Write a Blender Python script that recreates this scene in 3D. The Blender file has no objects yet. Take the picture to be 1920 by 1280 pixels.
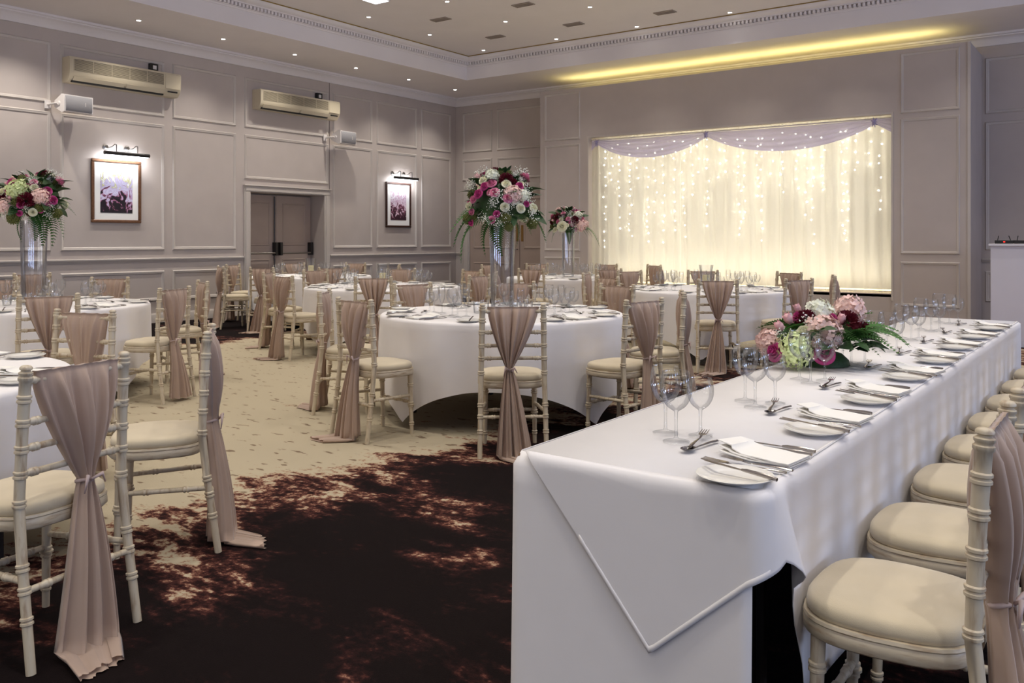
import bpy, math, random
from mathutils import Vector, Matrix

S = bpy.context.scene
C = S.collection
PI = math.pi
R = math.radians

# ------------------------------------------------------------------ camera, light, exposure
cam = bpy.data.cameras.new('camera')
cam.lens = 30.73; cam.sensor_width = 36.0; cam.shift_y = -0.099; cam.clip_start = 0.05
cam_o = bpy.data.objects.new('camera', cam); C.objects.link(cam_o)
cam_o.location = (0, 0, 1.30); cam_o.rotation_euler = (R(90), 0, R(35.8))
S.camera = cam_o

w = bpy.data.worlds.new('sky'); S.world = w; w.use_nodes = True
w.node_tree.nodes['Background'].inputs[0].default_value = (0.55, 0.68, 1.0, 1)
w.node_tree.nodes['Background'].inputs[1].default_value = 1.0

S.view_settings.view_transform = 'Standard'; S.view_settings.look = 'None'
S.view_settings.gamma = 1.0; S.view_settings.use_curve_mapping = False
S.view_settings.exposure = -0.20
S.cycles.use_denoising = True
S.cycles.max_bounces = 8; S.cycles.diffuse_bounces = 4; S.cycles.glossy_bounces = 4
S.cycles.transmission_bounces = 6; S.cycles.transparent_max_bounces = 20
S.cycles.sample_clamp_indirect = 6.0
S.cycles.caustics_reflective = False; S.cycles.caustics_refractive = False

DOWN_W = 82.0        # one recessed downlight
DAY_W = 330.0        # up-tilted daylight lamp at one unseen side-wall window

def area(name, loc, rot, sx, sy, power, col):
    l = bpy.data.lights.new(name, 'AREA'); l.shape = 'RECTANGLE'; l.size = sx; l.size_y = sy
    l.energy = power; l.color = col
    o = bpy.data.objects.new(name, l); C.objects.link(o); o.location = loc; o.rotation_euler = rot
    return o
def spot(name, loc, power, col=(1, .94, .86), size=112, blend=1.0, rad=.05):
    l = bpy.data.lights.new(name, 'SPOT'); l.energy = power; l.color = col
    l.spot_size = R(size); l.spot_blend = blend; l.shadow_soft_size = rad
    o = bpy.data.objects.new(name, l); C.objects.link(o); o.location = loc
    return o
# unseen-window daylight lamps, tilted up to lift the ceiling; rear ones added as fill
for i, y in enumerate((-3.0, 1.4, 5.8, 10.2)):
    area('window_fill', (8.48, y, 1.95), (0, R(-148), PI), 2.3, 1.9, DAY_W*.85, (.54, .67, 1.0))
for x in (-9.5, -6.0, -2.5):
    area('window_fill', (x, -7.98, 1.95), (R(140), 0, 0), 1.9, 2.3, DAY_W*.26, (1, .97, .94))

# ------------------------------------------------------------------ mesh helpers
class MB:
    def __init__(s): s.v = []; s.f = []
    def add(s, vs, fs, M=None):
        n = len(s.v)
        s.v += [tuple(M @ Vector(p)) if M else tuple(p) for p in vs]
        s.f += [tuple(n + i for i in q) for q in fs]
        return s
    def box(s, x0, x1, y0, y1, z0, z1, M=None):
        return s.add([(x0,y0,z0),(x1,y0,z0),(x1,y1,z0),(x0,y1,z0),(x0,y0,z1),(x1,y0,z1),(x1,y1,z1),(x0,y1,z1)],
              [(0,3,2,1),(4,5,6,7),(0,1,5,4),(1,2,6,5),(2,3,7,6),(3,0,4,7)], M)
    def bbox(s, x0, x1, y0, y1, z0, z1, b=.004, M=None):        # box with chamfered edges
        xs = (x0, x1); ys = (y0, y1); zs = (z0, z1); vs = []; idx = {}
        for i in (0,1):
            for j in (0,1):
                for k in (0,1):
                    dx = b if i == 0 else -b; dy = b if j == 0 else -b; dz = b if k == 0 else -b
                    for a, p in enumerate(((xs[i],ys[j]+dy,zs[k]+dz),(xs[i]+dx,ys[j],zs[k]+dz),(xs[i]+dx,ys[j]+dy,zs[k]))):
                        idx[i,j,k,a] = len(vs); vs.append(p)
        fs = []
        for i in (0,1):
            q = [idx[i,0,0,0],idx[i,1,0,0],idx[i,1,1,0],idx[i,0,1,0]]; fs.append(q if i else q[::-1])
            q = [idx[0,i,0,1],idx[0,i,1,1],idx[1,i,1,1],idx[1,i,0,1]]; fs.append(q if i else q[::-1])
            q = [idx[0,0,i,2],idx[1,0,i,2],idx[1,1,i,2],idx[0,1,i,2]]; fs.append(q if i else q[::-1])
        for i in (0,1):
            for j in (0,1):
                fs.append((idx[i,j,0,0],idx[i,j,1,0],idx[i,j,1,1],idx[i,j,0,1]))
                fs.append((idx[i,0,j,0],idx[i,1,j,0],idx[i,1,j,2],idx[i,0,j,2]))
                fs.append((idx[0,i,j,1],idx[1,i,j,1],idx[1,i,j,2],idx[0,i,j,2]))
                for k in (0,1): fs.append((idx[i,j,k,0],idx[i,j,k,1],idx[i,j,k,2]))
        return s.add(vs, fs, M)
    def lathe(s, prof, seg=16, M=None, cap0=True, cap1=True):
        vs = []; fs = []
        for r, z in prof:
            for i in range(seg):
                a = 2*PI*i/seg; vs.append((r*math.cos(a), r*math.sin(a), z))
        for k in range(len(prof)-1):
            for i in range(seg):
                j = (i+1) % seg
                fs.append((k*seg+i, k*seg+j, (k+1)*seg+j, (k+1)*seg+i))
        if cap0: fs.append(tuple(range(seg))[::-1])
        if cap1: fs.append(tuple((len(prof)-1)*seg+i for i in range(seg)))
        return s.add(vs, fs, M)
    def tube(s, pts, rad, seg=8, M=None, flat=1.0, cap=True):
        pts = [Vector(p) for p in pts]; n = len(pts)
        if not hasattr(rad, '__len__'): rad = [rad]*n
        t = [(pts[min(i+1,n-1)]-pts[max(i-1,0)]).normalized() for i in range(n)]
        u = t[0].orthogonal().normalized()
        if abs(t[0].z) > .8: u = (Vector((1,0,0)) - t[0]*t[0].x).normalized()
        else: u = (Vector((0,0,1)) - t[0]*t[0].z).normalized()
        vs = []; fs = []
        for i in range(n):
            u = (u - t[i]*u.dot(t[i])).normalized(); b = t[i].cross(u)
            for k in range(seg):
                a = 2*PI*k/seg
                vs.append(pts[i] + u*(rad[i]*math.cos(a)*flat) + b*(rad[i]*math.sin(a)))
        for i in range(n-1):
            for k in range(seg):
                j = (k+1) % seg; fs.append((i*seg+k, i*seg+j, (i+1)*seg+j, (i+1)*seg+k))
        if cap:
            fs.append(tuple(range(seg))[::-1]); fs.append(tuple((n-1)*seg+k for k in range(seg)))
        return s.add(vs, fs, M)
    def grid(s, fn, nu, nv, closed=False, M=None):
        vs = [fn(i/(nu if closed else nu-1), j/(nv-1)) for j in range(nv) for i in range(nu)]
        fs = []
        for j in range(nv-1):
            for i in range(nu if closed else nu-1):
                i2 = (i+1) % nu; fs.append((j*nu+i, j*nu+i2, (j+1)*nu+i2, (j+1)*nu+i))
        return s.add(vs, fs, M)
    def prism(s, poly, z0, z1, M=None):
        n = len(poly)
        vs = [(x,y,z0) for x,y in poly] + [(x,y,z1) for x,y in poly]
        fs = [tuple(range(n))[::-1], tuple(range(n,2*n))] + [(i,(i+1)%n,n+(i+1)%n,n+i) for i in range(n)]
        return s.add(vs, fs, M)
    def ico(s, c, r, sub=1):
        t = (1+5**.5)/2
        vs = [Vector(p).normalized() for p in ((-1,t,0),(1,t,0),(-1,-t,0),(1,-t,0),(0,-1,t),(0,1,t),(0,-1,-t),(0,1,-t),(t,0,-1),(t,0,1),(-t,0,-1),(-t,0,1))]
        fs = [(0,11,5),(0,5,1),(0,1,7),(0,7,10),(0,10,11),(1,5,9),(5,11,4),(11,10,2),(10,7,6),(7,1,8),(3,9,4),(3,4,2),(3,2,6),(3,6,8),(3,8,9),(4,9,5),(2,4,11),(6,2,10),(8,6,7),(9,8,1)]
        return s.add([Vector(c)+p*r for p in vs], fs)
    def mesh(s, name, mat, sharp=40):
        me = bpy.data.meshes.new(name); me.from_pydata(s.v, [], s.f); me.update()
        me.polygons.foreach_set('use_smooth', [True]*len(me.polygons))
        me.set_sharp_from_angle(angle=R(sharp))
        me.materials.append(mat)
        return me
    def build(s, name, mat, parent=None, sharp=40):
        return link(name, s.mesh(name, mat, sharp), parent)

def link(name, me, parent=None):
    o = bpy.data.objects.new(name, me); C.objects.link(o)
    if parent: o.parent = parent
    return o
def tag(o, label, cat, group=None):
    o['label'] = label; o['category'] = cat
    if group: o['group'] = group
    return o
def empty(name, loc=(0,0,0), rz=0.0):
    o = bpy.data.objects.new(name, None); C.objects.link(o); o.location = loc; o.rotation_euler = (0,0,rz)
    o.empty_display_size = .05
    return o
def struct(o): o['kind'] = 'structure'; return o
def copy_tree(o, parent=None):
    c = o.copy(); C.objects.link(c)
    if parent: c.parent = parent
    for ch in list(o.children): copy_tree(ch, c)
    return c
def remove_tree(o):
    for ch in list(o.children): remove_tree(ch)
    bpy.data.objects.remove(o)

# ------------------------------------------------------------------ materials
def lin(c):
    return tuple((x/255/12.92 if x/255 <= .04045 else ((x/255+.055)/1.055)**2.4) for x in c)
def mat(name, rgb, rough=.6, metal=0.0, var=0.0, scale=20.0, bump=0.0, bscale=200.0, spec=.4, sheen=0.0, sub=0.0, rand=0.0, trans=0.0):
    m = bpy.data.materials.new(name); m.use_nodes = True
    nt = m.node_tree; b = nt.nodes['Principled BSDF']
    c = lin(rgb)
    b.inputs['Base Color'].default_value = (*c, 1); b.inputs['Roughness'].default_value = rough
    b.inputs['Metallic'].default_value = metal; b.inputs['Specular IOR Level'].default_value = spec
    if sheen: b.inputs['Sheen Weight'].default_value = sheen
    if var or rand:
        tc = nt.nodes.new('ShaderNodeTexCoord'); nz = nt.nodes.new('ShaderNodeTexNoise'); nz.inputs['Scale'].default_value = scale
        nt.links.new(tc.outputs['Object'], nz.inputs['Vector'])
        mr = nt.nodes.new('ShaderNodeMapRange'); mr.inputs['From Min'].default_value = .3; mr.inputs['From Max'].default_value = .7
        mr.inputs['To Min'].default_value = 1-var; mr.inputs['To Max'].default_value = 1+var
        nt.links.new(nz.outputs['Fac'], mr.inputs['Value'])
        hv = nt.nodes.new('ShaderNodeHueSaturation'); hv.inputs['Color'].default_value = (*c, 1)
        out = mr.outputs[0]
        if rand:
            oi = nt.nodes.new('ShaderNodeObjectInfo'); m2 = nt.nodes.new('ShaderNodeMapRange')
            m2.inputs['To Min'].default_value = 1-rand; m2.inputs['To Max'].default_value = 1+rand
            nt.links.new(oi.outputs['Random'], m2.inputs['Value'])
            mm = nt.nodes.new('ShaderNodeMath'); mm.operation = 'MULTIPLY'
            nt.links.new(out, mm.inputs[0]); nt.links.new(m2.outputs[0], mm.inputs[1]); out = mm.outputs[0]
        nt.links.new(out, hv.inputs['Value']); nt.links.new(hv.outputs[0], b.inputs['Base Color'])
    if bump:
        tc = nt.nodes.new('ShaderNodeTexCoord'); nz = nt.nodes.new('ShaderNodeTexNoise'); nz.inputs['Scale'].default_value = bscale
        nt.links.new(tc.outputs['Object'], nz.inputs['Vector'])
        bp = nt.nodes.new('ShaderNodeBump'); bp.inputs['Strength'].default_value = bump; bp.inputs['Distance'].default_value = .004
        nt.links.new(nz.outputs['Fac'], bp.inputs['Height']); nt.links.new(bp.outputs[0], b.inputs['Normal'])
    if trans:
        tr = nt.nodes.new('ShaderNodeBsdfTranslucent'); tr.inputs['Color'].default_value = (*c, 1)
        mx = nt.nodes.new('ShaderNodeMixShader'); mx.inputs[0].default_value = trans
        out = nt.nodes['Material Output']
        nt.links.new(b.outputs[0], mx.inputs[1]); nt.links.new(tr.outputs[0], mx.inputs[2]); nt.links.new(mx.outputs[0], out.inputs[0])
    return m
def emit(name, rgb, strength):
    m = bpy.data.materials.new(name); m.use_nodes = True; nt = m.node_tree
    b = nt.nodes['Principled BSDF']; b.inputs['Base Color'].default_value = (*lin(rgb), 1)
    b.inputs['Emission Color'].default_value = (*lin(rgb), 1); b.inputs['Emission Strength'].default_value = strength
    return m
def thin_glass(name, tint=(.985,.99,.99), edge=(.84,.86,.88), refl=.5):
    m = bpy.data.materials.new(name); m.use_nodes = True; nt = m.node_tree; nt.nodes.clear()
    out = nt.nodes.new('ShaderNodeOutputMaterial')
    lw = nt.nodes.new('ShaderNodeLayerWeight'); lw.inputs['Blend'].default_value = .40
    cr = nt.nodes.new('ShaderNodeMix'); cr.data_type = 'RGBA'
    cr.inputs[6].default_value = (*tint, 1); cr.inputs[7].default_value = (*edge, 1)
    pw = nt.nodes.new('ShaderNodeMath'); pw.operation = 'POWER'; pw.inputs[1].default_value = 2.2; nt.links.new(lw.outputs['Facing'], pw.inputs[0]); nt.links.new(pw.outputs[0], cr.inputs[0])
    tr = nt.nodes.new('ShaderNodeBsdfTransparent'); nt.links.new(cr.outputs[2], tr.inputs[0])
    gl = nt.nodes.new('ShaderNodeBsdfGlossy'); gl.inputs['Roughness'].default_value = .02
    fr = nt.nodes.new('ShaderNodeFresnel'); fr.inputs[0].default_value = 1.5
    mt = nt.nodes.new('ShaderNodeMath'); mt.operation = 'MULTIPLY_ADD'; mt.inputs[1].default_value = refl; mt.inputs[2].default_value = .02
    nt.links.new(fr.outputs[0], mt.inputs[0])
    mx = nt.nodes.new('ShaderNodeMixShader'); nt.links.new(mt.outputs[0], mx.inputs[0])
    nt.links.new(tr.outputs[0], mx.inputs[1]); nt.links.new(gl.outputs[0], mx.inputs[2]); nt.links.new(mx.outputs[0], out.inputs[0])
    return m

M_wall = mat('wall_paint', (190,179,172), .62, var=.03, scale=3, bump=.08, bscale=120)
M_mould = mat('moulding_paint', (196,187,179), .45, var=.02, scale=6)
M_ceil = mat('ceiling_paint', (232,226,226), .8, var=.015, scale=2)
M_cream = mat('cream_plastic', (206,194,168), .4)
M_grille = mat('grille_grey_brown', (104,94,78), .6)
M_dark = mat('dark_slot', (22,20,18), .5)
M_white = mat('white_plastic', (228,222,218), .4)
M_spkgrill = mat('speaker_mesh', (150,148,150), .55, bump=.4, bscale=900)
M_steel = mat('brushed_steel', (150,146,142), .32, 1.0)
M_black = mat('black_metal', (30,27,27), .35)
M_brass = mat('brass', (150,118,70), .35, 1.0)
M_bronze = mat('bronze_frame', (122,88,66), .35, .6, var=.15, scale=40)
M_bronze2 = mat('dark_wood_frame', (62,40,32), .4, .2, var=.15, scale=40)
M_mount = mat('white_mount_board', (236,234,230), .8)
M_cloth = mat('white_tablecloth', (232,228,226), .75, var=.012, scale=9, bump=.05, bscale=900, sheen=.1)
M_nap = mat('white_napkin', (240,237,230), .8, bump=.1, bscale=700)
M_china = mat('white_china', (232,229,222), .12, spec=.6)
M_cut = mat('polished_steel', (176,170,164), .14, 1.0)
M_glass = thin_glass('goblet_glass', (.985,.988,.99), (.62,.64,.67), .42)
M_vase = thin_glass('vase_glass', (.975,.98,.99), (.84,.86,.90), .6)
M_hurr = thin_glass('hurricane_glass', (.98,.985,.99), (.90,.92,.94), .4)
M_candle = mat('candle_wax', (236,224,178), .5, trans=.25)
M_tbl = mat('plywood', (120,92,66), .6, var=.1, scale=12)
M_tleg = mat('dark_table_leg', (40,34,32), .5)
M_pad = mat('seat_pad_fabric', (198,184,156), .85, var=.05, scale=7, bump=.12, bscale=500, sheen=.25)
M_swag = mat('blush_chiffon', (196,170,150), .7, var=.05, scale=5, sheen=.4, trans=.28)
M_tie = mat('organza_tie', (225,205,198), .5, trans=.4)

def limewash(name='limewashed_wood', sc=(26,26,5)):
    m = bpy.data.materials.new(name); m.use_nodes = True; nt = m.node_tree; b = nt.nodes['Principled BSDF']
    tc = nt.nodes.new('ShaderNodeTexCoord'); mp = nt.nodes.new('ShaderNodeMapping'); mp.inputs['Scale'].default_value = sc
    nz = nt.nodes.new('ShaderNodeTexNoise'); nz.inputs['Scale'].default_value = 2.2; nz.inputs['Detail'].default_value = 5
    nt.links.new(tc.outputs['Object'], mp.inputs[0]); nt.links.new(mp.outputs[0], nz.inputs['Vector'])
    cr = nt.nodes.new('ShaderNodeValToRGB'); e = cr.color_ramp.elements
    e[0].position = .28; e[0].color = (*lin((166,142,114)),1); e[1].position = .50; e[1].color = (*lin((202,188,162)),1)
    nt.links.new(nz.outputs['Fac'], cr.inputs[0]); nt.links.new(cr.outputs[0], b.inputs['Base Color'])
    b.inputs['Roughness'].default_value = .38
    return m
M_lime = limewash(); M_lime2 = limewash('limewashed_seat_wood', (7,7,40))

def carpet():
    m = bpy.data.materials.new('patterned_carpet'); m.use_nodes = True; nt = m.node_tree; b = nt.nodes['Principled BSDF']
    N = nt.nodes.new; L = nt.links.new
    g = N('ShaderNodeNewGeometry'); sp = N('ShaderNodeSeparateXYZ'); L(g.outputs['Position'], sp.inputs[0])
    def mr(src, a, bb, c=0., d=1.):
        n = N('ShaderNodeMapRange'); n.interpolation_type = 'SMOOTHSTEP'
        for k, v in zip(('From Min','From Max','To Min','To Max'), (a,bb,c,d)): n.inputs[k].default_value = v
        L(src, n.inputs['Value']); return n.outputs[0]
    def ma(op, a, bb):
        n = N('ShaderNodeMath'); n.operation = op
        for i, x in enumerate((a, bb)):
            if isinstance(x, (int, float)): n.inputs[i].default_value = x
            else: L(x, n.inputs[i])
        return n.outputs[0]
    def noise(scale, detail=4, rough=.6, vec=None, dist=0.):
        n = N('ShaderNodeTexNoise'); n.inputs['Scale'].default_value = scale; n.inputs['Detail'].default_value = detail
        n.inputs['Roughness'].default_value = rough; n.inputs['Distortion'].default_value = dist
        L(vec or g.outputs['Position'], n.inputs['Vector']); return n.outputs['Fac']
    mp = N('ShaderNodeMapping'); mp.inputs['Rotation'].default_value = (0,0,R(-36)); mp.inputs['Scale'].default_value = (1.0,1.9,1)
    L(g.outputs['Position'], mp.inputs[0])
    near = ma('MULTIPLY', mr(sp.outputs[0], -4.4, -2.75), mr(sp.outputs[1], 5.0, 9.5, 1., .55))
    far = mr(sp.outputs[0], -8.8, -10.2)
    bias = ma('MAXIMUM', near, far)
    n1 = noise(1.15, 8, .68, mp.outputs[0], .5)
    v = ma('ADD', ma('MULTIPLY', ma('SUBTRACT', n1, .5), 2.5), bias)
    fine = noise(26, 3, .7)
    v = ma('ADD', v, ma('MULTIPLY', ma('SUBTRACT', fine, .5), .75)); v = ma('ADD', v, ma('MULTIPLY', ma('SUBTRACT', noise(5.5, 4, .65, mp.outputs[0]), .5), .8))
    cr = N('ShaderNodeValToRGB'); cr.color_ramp.elements[0].position = .44; cr.color_ramp.elements[0].color = (*lin((172,160,136)),1)
    cr.color_ramp.elements[1].position = .90; cr.color_ramp.elements[1].color = (*lin((17,9,9)),1)
    for p, c in ((.50,(160,134,110)),(.56,(116,78,64)),(.63,(70,38,33)),(.74,(36,18,17))):
        e = cr.color_ramp.elements.new(p); e.color = (*lin(c),1)
    L(v, cr.inputs[0])
    # small dark flecks in the beige field
    mp2 = N('ShaderNodeMapping'); mp2.inputs['Rotation'].default_value = (0,0,R(-36)); mp2.inputs['Scale'].default_value = (7,19,1); L(g.outputs['Position'], mp2.inputs[0])
    fl = mr(noise(1.0, 2, .5, mp2.outputs[0]), .635, .68)
    mx = N('ShaderNodeMix'); mx.data_type = 'RGBA'; L(ma('MULTIPLY', ma('MULTIPLY', fl, .75), mr(v, .40, .52, 1., 0.)), mx.inputs[0]); L(cr.outputs[0], mx.inputs[6]); mx.inputs[7].default_value = (*lin((92,68,52)),1)
    L(mx.outputs[2], b.inputs['Base Color']); b.inputs['Roughness'].default_value = .95; b.inputs['Specular IOR Level'].default_value = .1
    bp = N('ShaderNodeBump'); bp.inputs['Strength'].default_value = .5; bp.inputs['Distance'].default_value = .004
    L(noise(260, 2), bp.inputs['Height']); L(bp.outputs[0], b.inputs['Normal'])
    return m
M_carpet = carpet()

# ------------------------------------------------------------------ room shell
XL, YB, YS = -12.6, 15.3, 14.17           # panelled side wall, end wall, stage front
XR, YF = 8.5, -8.0
HS, HU = 4.47, 4.90                        # soffit and raised ceiling
CX0, CX1, CY0, CY1 = -10.88, 6.7, -6.2, 13.55

struct(MB().box(XL-.6, XR+.2, YF-.2, YB+.2, -.12, 0).build('floor', M_carpet))
b = MB()
b.box(XL-.6, CX0, YF-.2, YB+.2, HS, HU+.3); b.box(CX1, XR+.2, YF-.2, YB+.2, HS, HU+.3)
b.box(CX0, CX1, CY1, YB+.2, HS, HU+.3); b.box(CX0, CX1, YF-.2, CY0, HS, HU+.3)
b.box(CX0-.01, CX1+.01, CY0-.01, CY1+.01, HU, HU+.3)
ceiling = struct(b.build('ceiling', M_ceil))

def wall_with_holes(name, axis, pos, thick, u0, u1, z1, holes):
    """wall in plane axis=pos, thickness going outwards (sign of thick), rectangular holes (u0,u1,z0,z1)"""
    b = MB(); us = sorted({u0, u1, *[h[0] for h in holes], *[h[1] for h in holes]}); zs = sorted({0, z1, *[h[2] for h in holes], *[h[3] for h in holes]})
    p0, p1 = min(pos, pos+thick), max(pos, pos+thick)
    for a, c in zip(us, us[1:]):
        for d, e in zip(zs, zs[1:]):
            if any(h[0] <= (a+c)/2 <= h[1] and h[2] <= (d+e)/2 <= h[3] for h in holes): continue
            if axis == 'x': b.box(p0, p1, a, c, d, e)
            else: b.box(a, c, p0, p1, d, e)
    return struct(b.build(name, M_wall))
wall_left = wall_with_holes('wall_left', 'x', XL, -.5, YF-.2, YB+.2, HS, [(9.67,11.36,0,2.14)])
wall_back = wall_with_holes('wall_back', 'y', YB, .2, XL, XR, HS, [])
win_y = [(y-1.0, y+1.0, .75, 3.15) for y in (-3.0, 1.4, 5.8, 10.2)]
wall_right = wall_with_holes('wall_right', 'x', XR, .2, YF-.2, YB+.2, HS, win_y)
win_x = [(x-1.0, x+1.0, .75, 3.15) for x in (-9.5, -6.0, -2.5)]
wall_front = wall_with_holes('wall_front', 'y', YF, -.2, XL, XR, HS, win_x)
M_pane = thin_glass('window_pane_glass', (.96,.98,1), (.8,.85,.9), .5)
k = 0
for (u0, u1, z0, z1) in win_y + win_x:  # unseen windows, put in as the source for the fill lamps
    k += 1; on_x = k <= 4; b = MB(); t = .06
    def wb(b, a0, a1, c0, c1, d0, d1):
        if on_x: b.box(XR+.04+d0, XR+.04+d1, a0, a1, c0, c1)
        else: b.box(a0, a1, YF-.04-d1, YF-.04-d0, c0, c1)
    wb(b,u0,u0+t,z0,z1,0,.06); wb(b,u1-t,u1,z0,z1,0,.06); wb(b,u0+t,u1-t,z0,z0+t,0,.06); wb(b,u0+t,u1-t,z1-t,z1,0,.06)
    um = (u0+u1)/2; wb(b,um-.03,um+.03,z0+t,z1-t,0,.06)
    wf = struct(b.build('window_%d' % k, M_white))
    for s in (0,1):
        p = MB(); wb(p, u0+t if s == 0 else um+.03, um-.03 if s == 0 else u1-t, z0+t, z1-t, .025, .031); p.build('pane', M_pane, wf)

def sweep(path, prof, closed=False):
    """sweep a profile [(out, z)] along a horizontal path; out = to the left of travel, mitred corners"""
    n = len(path); P = [Vector((x,y)) for x,y in path]; b = MB(); vs = []; m = len(prof)
    for i in range(n):
        d0 = (P[i]-P[i-1]).normalized() if (closed or i > 0) else None
        d1 = (P[(i+1)%n]-P[i]).normalized() if (closed or i < n-1) else None
        d0 = d0 or d1; d1 = d1 or d0
        n0 = Vector((-d0.y,d0.x)); n1 = Vector((-d1.y,d1.x)); q = (n0+n1); q = q/ (q.dot(n1) or 1)
        for o, z in prof: vs.append((P[i].x+q.x*o, P[i].y+q.y*o, z))
    fs = []
    for i in range(n if closed else n-1):
        j = (i+1) % n
        for k in range(m): fs.append((i*m+k, j*m+k, j*m+(k+1)%m, i*m+(k+1)%m))
    if not closed: fs += [tuple(range(m)), tuple((n-1)*m+k for k in range(m))[::-1]]
    return b.add(vs, fs)
cor = [(0,4.30),(.03,4.30),(.04,4.315),(.05,4.335),(.08,4.37),(.12,4.40),(.15,4.415),(.15,4.43),(.18,4.44),(.18,4.47),(0,4.47)]
struct(sweep([(XR,YF+.0),(XR,YB),(XL,YB),(XL,YF)], cor).build('trim_1', M_ceil))
# coffer cornice with dentils
cof = [(0,4.72),(.02,4.72),(.03,4.74),(.05,4.745),(.05,4.75),(.03,4.75),(.03,4.797),(.10,4.80),(.10,4.815),(.13,4.83),(.16,4.85),(.18,4.88),(.18,4.893),(0,4.893)]
trim2 = struct(sweep([(CX0,CY0),(CX1,CY0),(CX1,CY1),(CX0,CY1)], cof, True).build('trim_2', M_ceil))
b = MB(); n = 0
y = CY1-.08
while y > 2.0: b.box(CX0+.02, CX0+.09, y-.034, y, 4.750, 4.797); y -= .066
x = CX0+.08
while x < CX1-.1: b.box(x, x+.034, CY1-.09, CY1-.02, 4.750, 4.797); x += .066
d = b.build('dentil_blocks', M_ceil, trim2); d['kind'] = 'stuff'
M_gold = mat('gilt_line', (150,122,62), .5)
sweep([(CX0+.18,CY0+.18),(CX1-.18,CY0+.18),(CX1-.18,CY1-.18),(CX0+.18,CY1-.18)], [(-.005,4.885),(.012,4.885),(.012,4.899),(-.005,4.899)], True).build('gilt_bead', M_gold, trim2)

# dado rails and skirtings
dado = [(0,.955),(.012,.955),(.018,.975),(.03,.985),(.034,1.0),(.034,1.012),(.02,1.02),(0,1.02)]
skirt = [(0,0),(.022,0),(.022,.12),(.016,.135),(.010,.15),(0,.15)]
def run(paths, prof, name, parent):
    for p in paths: sweep(p, prof).build(name, M_mould, parent)
run([[(XL,9.53),(XL,YF)], [(-12.42,YB),(XL,YB),(XL,11.51)]], dado, 'dado_rail', wall_left)
struct(sweep([(XL,9.53),(XL,YF)], skirt).build('baseboard_left', M_mould))
struct(sweep([(-12.42,YB),(XL,YB),(XL,11.51)], skirt).build('baseboard_left', M_mould))

def frame(parent, axis, pos, sgn, u0, u1, z0, z1, w=.055, h=.022, name='panel_moulding', m=None):
    """raised rectangular panel moulding on a wall plane"""
    prof = [(0,0),(.006,h*.5),(w*.3,h),(w*.5,h*.75),(w*.8,h*.55),(w,0)]
    vs = []; fs = []
    for i, (o, d) in enumerate(prof):
        for (u, z) in ((u0+o,z0+o),(u1-o,z0+o),(u1-o,z1-o),(u0+o,z1-o)):
            vs.append((pos+sgn*d, u, z) if axis == 'x' else (u, pos+sgn*d, z))
    for i in range(len(prof)-1):
        for k in range(4):
            q = (i*4+k, i*4+(k+1)%4, (i+1)*4+(k+1)%4, (i+1)*4+k)
            fs.append(q if (sgn > 0) == (axis == 'x') else q[::-1])
    return MB().add(vs, fs).build(name, m or M_mould, parent, 25)

for (a, c) in ((4.55,6.25),(6.38,8.03),(8.17,9.38),(11.59,12.65),(12.77,13.98),(14.12,15.12)):
    frame(wall_left,'x',XL,1,a,c,.34,.82); frame(wall_left,'x',XL,1,a,c,1.14,3.13); frame(wall_left,'x',XL,1,a,c,3.25,4.12)
frame(wall_left,'x',XL,1,9.55,11.47,2.36,3.13); frame(wall_left,'x',XL,1,9.55,11.47,3.25,4.12)
MB().box(XL, XL+.004, 11.500, 11.506, 2.25, 4.30).build('panel_joint', mat('dark_joint', (96,84,80), .8), wall_left)  # seam between panels, a thin strip in a darker colour

# end wall panels and door between the corner and the stage
for (a, c) in ((-12.40,-11.57),(-11.44,-9.60)):
    frame(wall_back,'y',YB,-1,a,c,3.25,4.15); frame(wall_back,'y',YB,-1,a,c,2.62,3.10)
for (a, c) in ((-1.98,-1.05),(-.92,.6),(.75,2.4),(2.55,4.1)):
    for z0, z1 in ((.34,.82),(1.14,3.13),(3.25,4.12)): frame(wall_back,'y',YB,-1,a,c,z0,z1)
run([[(XR-.0,YB),(-2.02,YB)]], dado, 'dado_rail', wall_back)

# ------------------------------------------------------------------ doors
def slab(name, parent, axis, pos, sgn, u0, u1, z0, z1, d, m):
    p0, p1 = sorted((pos, pos+sgn*d)); b = MB()
    if axis == 'x': b.bbox(p0,p1,u0,u1,z0,z1,.003)
    else: b.bbox(u0,u1,p0,p1,z0,z1,.003)
    return b.build(name, m, parent)
M_door = mat('door_paint', (172,154,142), .5, var=.03, scale=4)
d1 = struct(empty('door_1', (0,0,0)))
DX = -13.0
for i, (a, c) in enumerate(((9.68,10.515),(10.525,11.35))):
    leaf = slab('door_leaf', d1, 'x', DX, 1, a, c, .01, 2.12, .05, M_door)
    for z0, z1 in ((1.20,1.98),(.25,.95)): frame(leaf,'x',DX+.05,1,a+.14,c-.14,z0,z1,.03,.012,m=M_door)
    y0, y1 = a+.05, c-.05
    bar = MB().tube([(DX+.13,y0,1.06),(DX+.13,y1,1.06)], .016, 10).build('push_bar', M_steel, leaf)
    for y in (y0, y1): MB().bbox(DX+.05,DX+.15,y-.03,y+.03,1.02,1.26,.006).build('latch_box', M_black, leaf)
    yv = 10.50 if i == 0 else 10.54
    if i == 0: MB().tube([(DX+.08,yv-.04,1.2),(DX+.08,yv-.04,2.1)], .010, 8).tube([(DX+.08,yv-.04,1.02),(DX+.08,yv-.04,.05)], .010, 8).build('bolt_rod', M_black, leaf)
MB().box(XL-.5,XL-.47,9.60,11.43,0,2.2).build('door_leak_blocker', M_door, d1)  # unseen backing added to stop outside light leaking round the leaves
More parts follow.
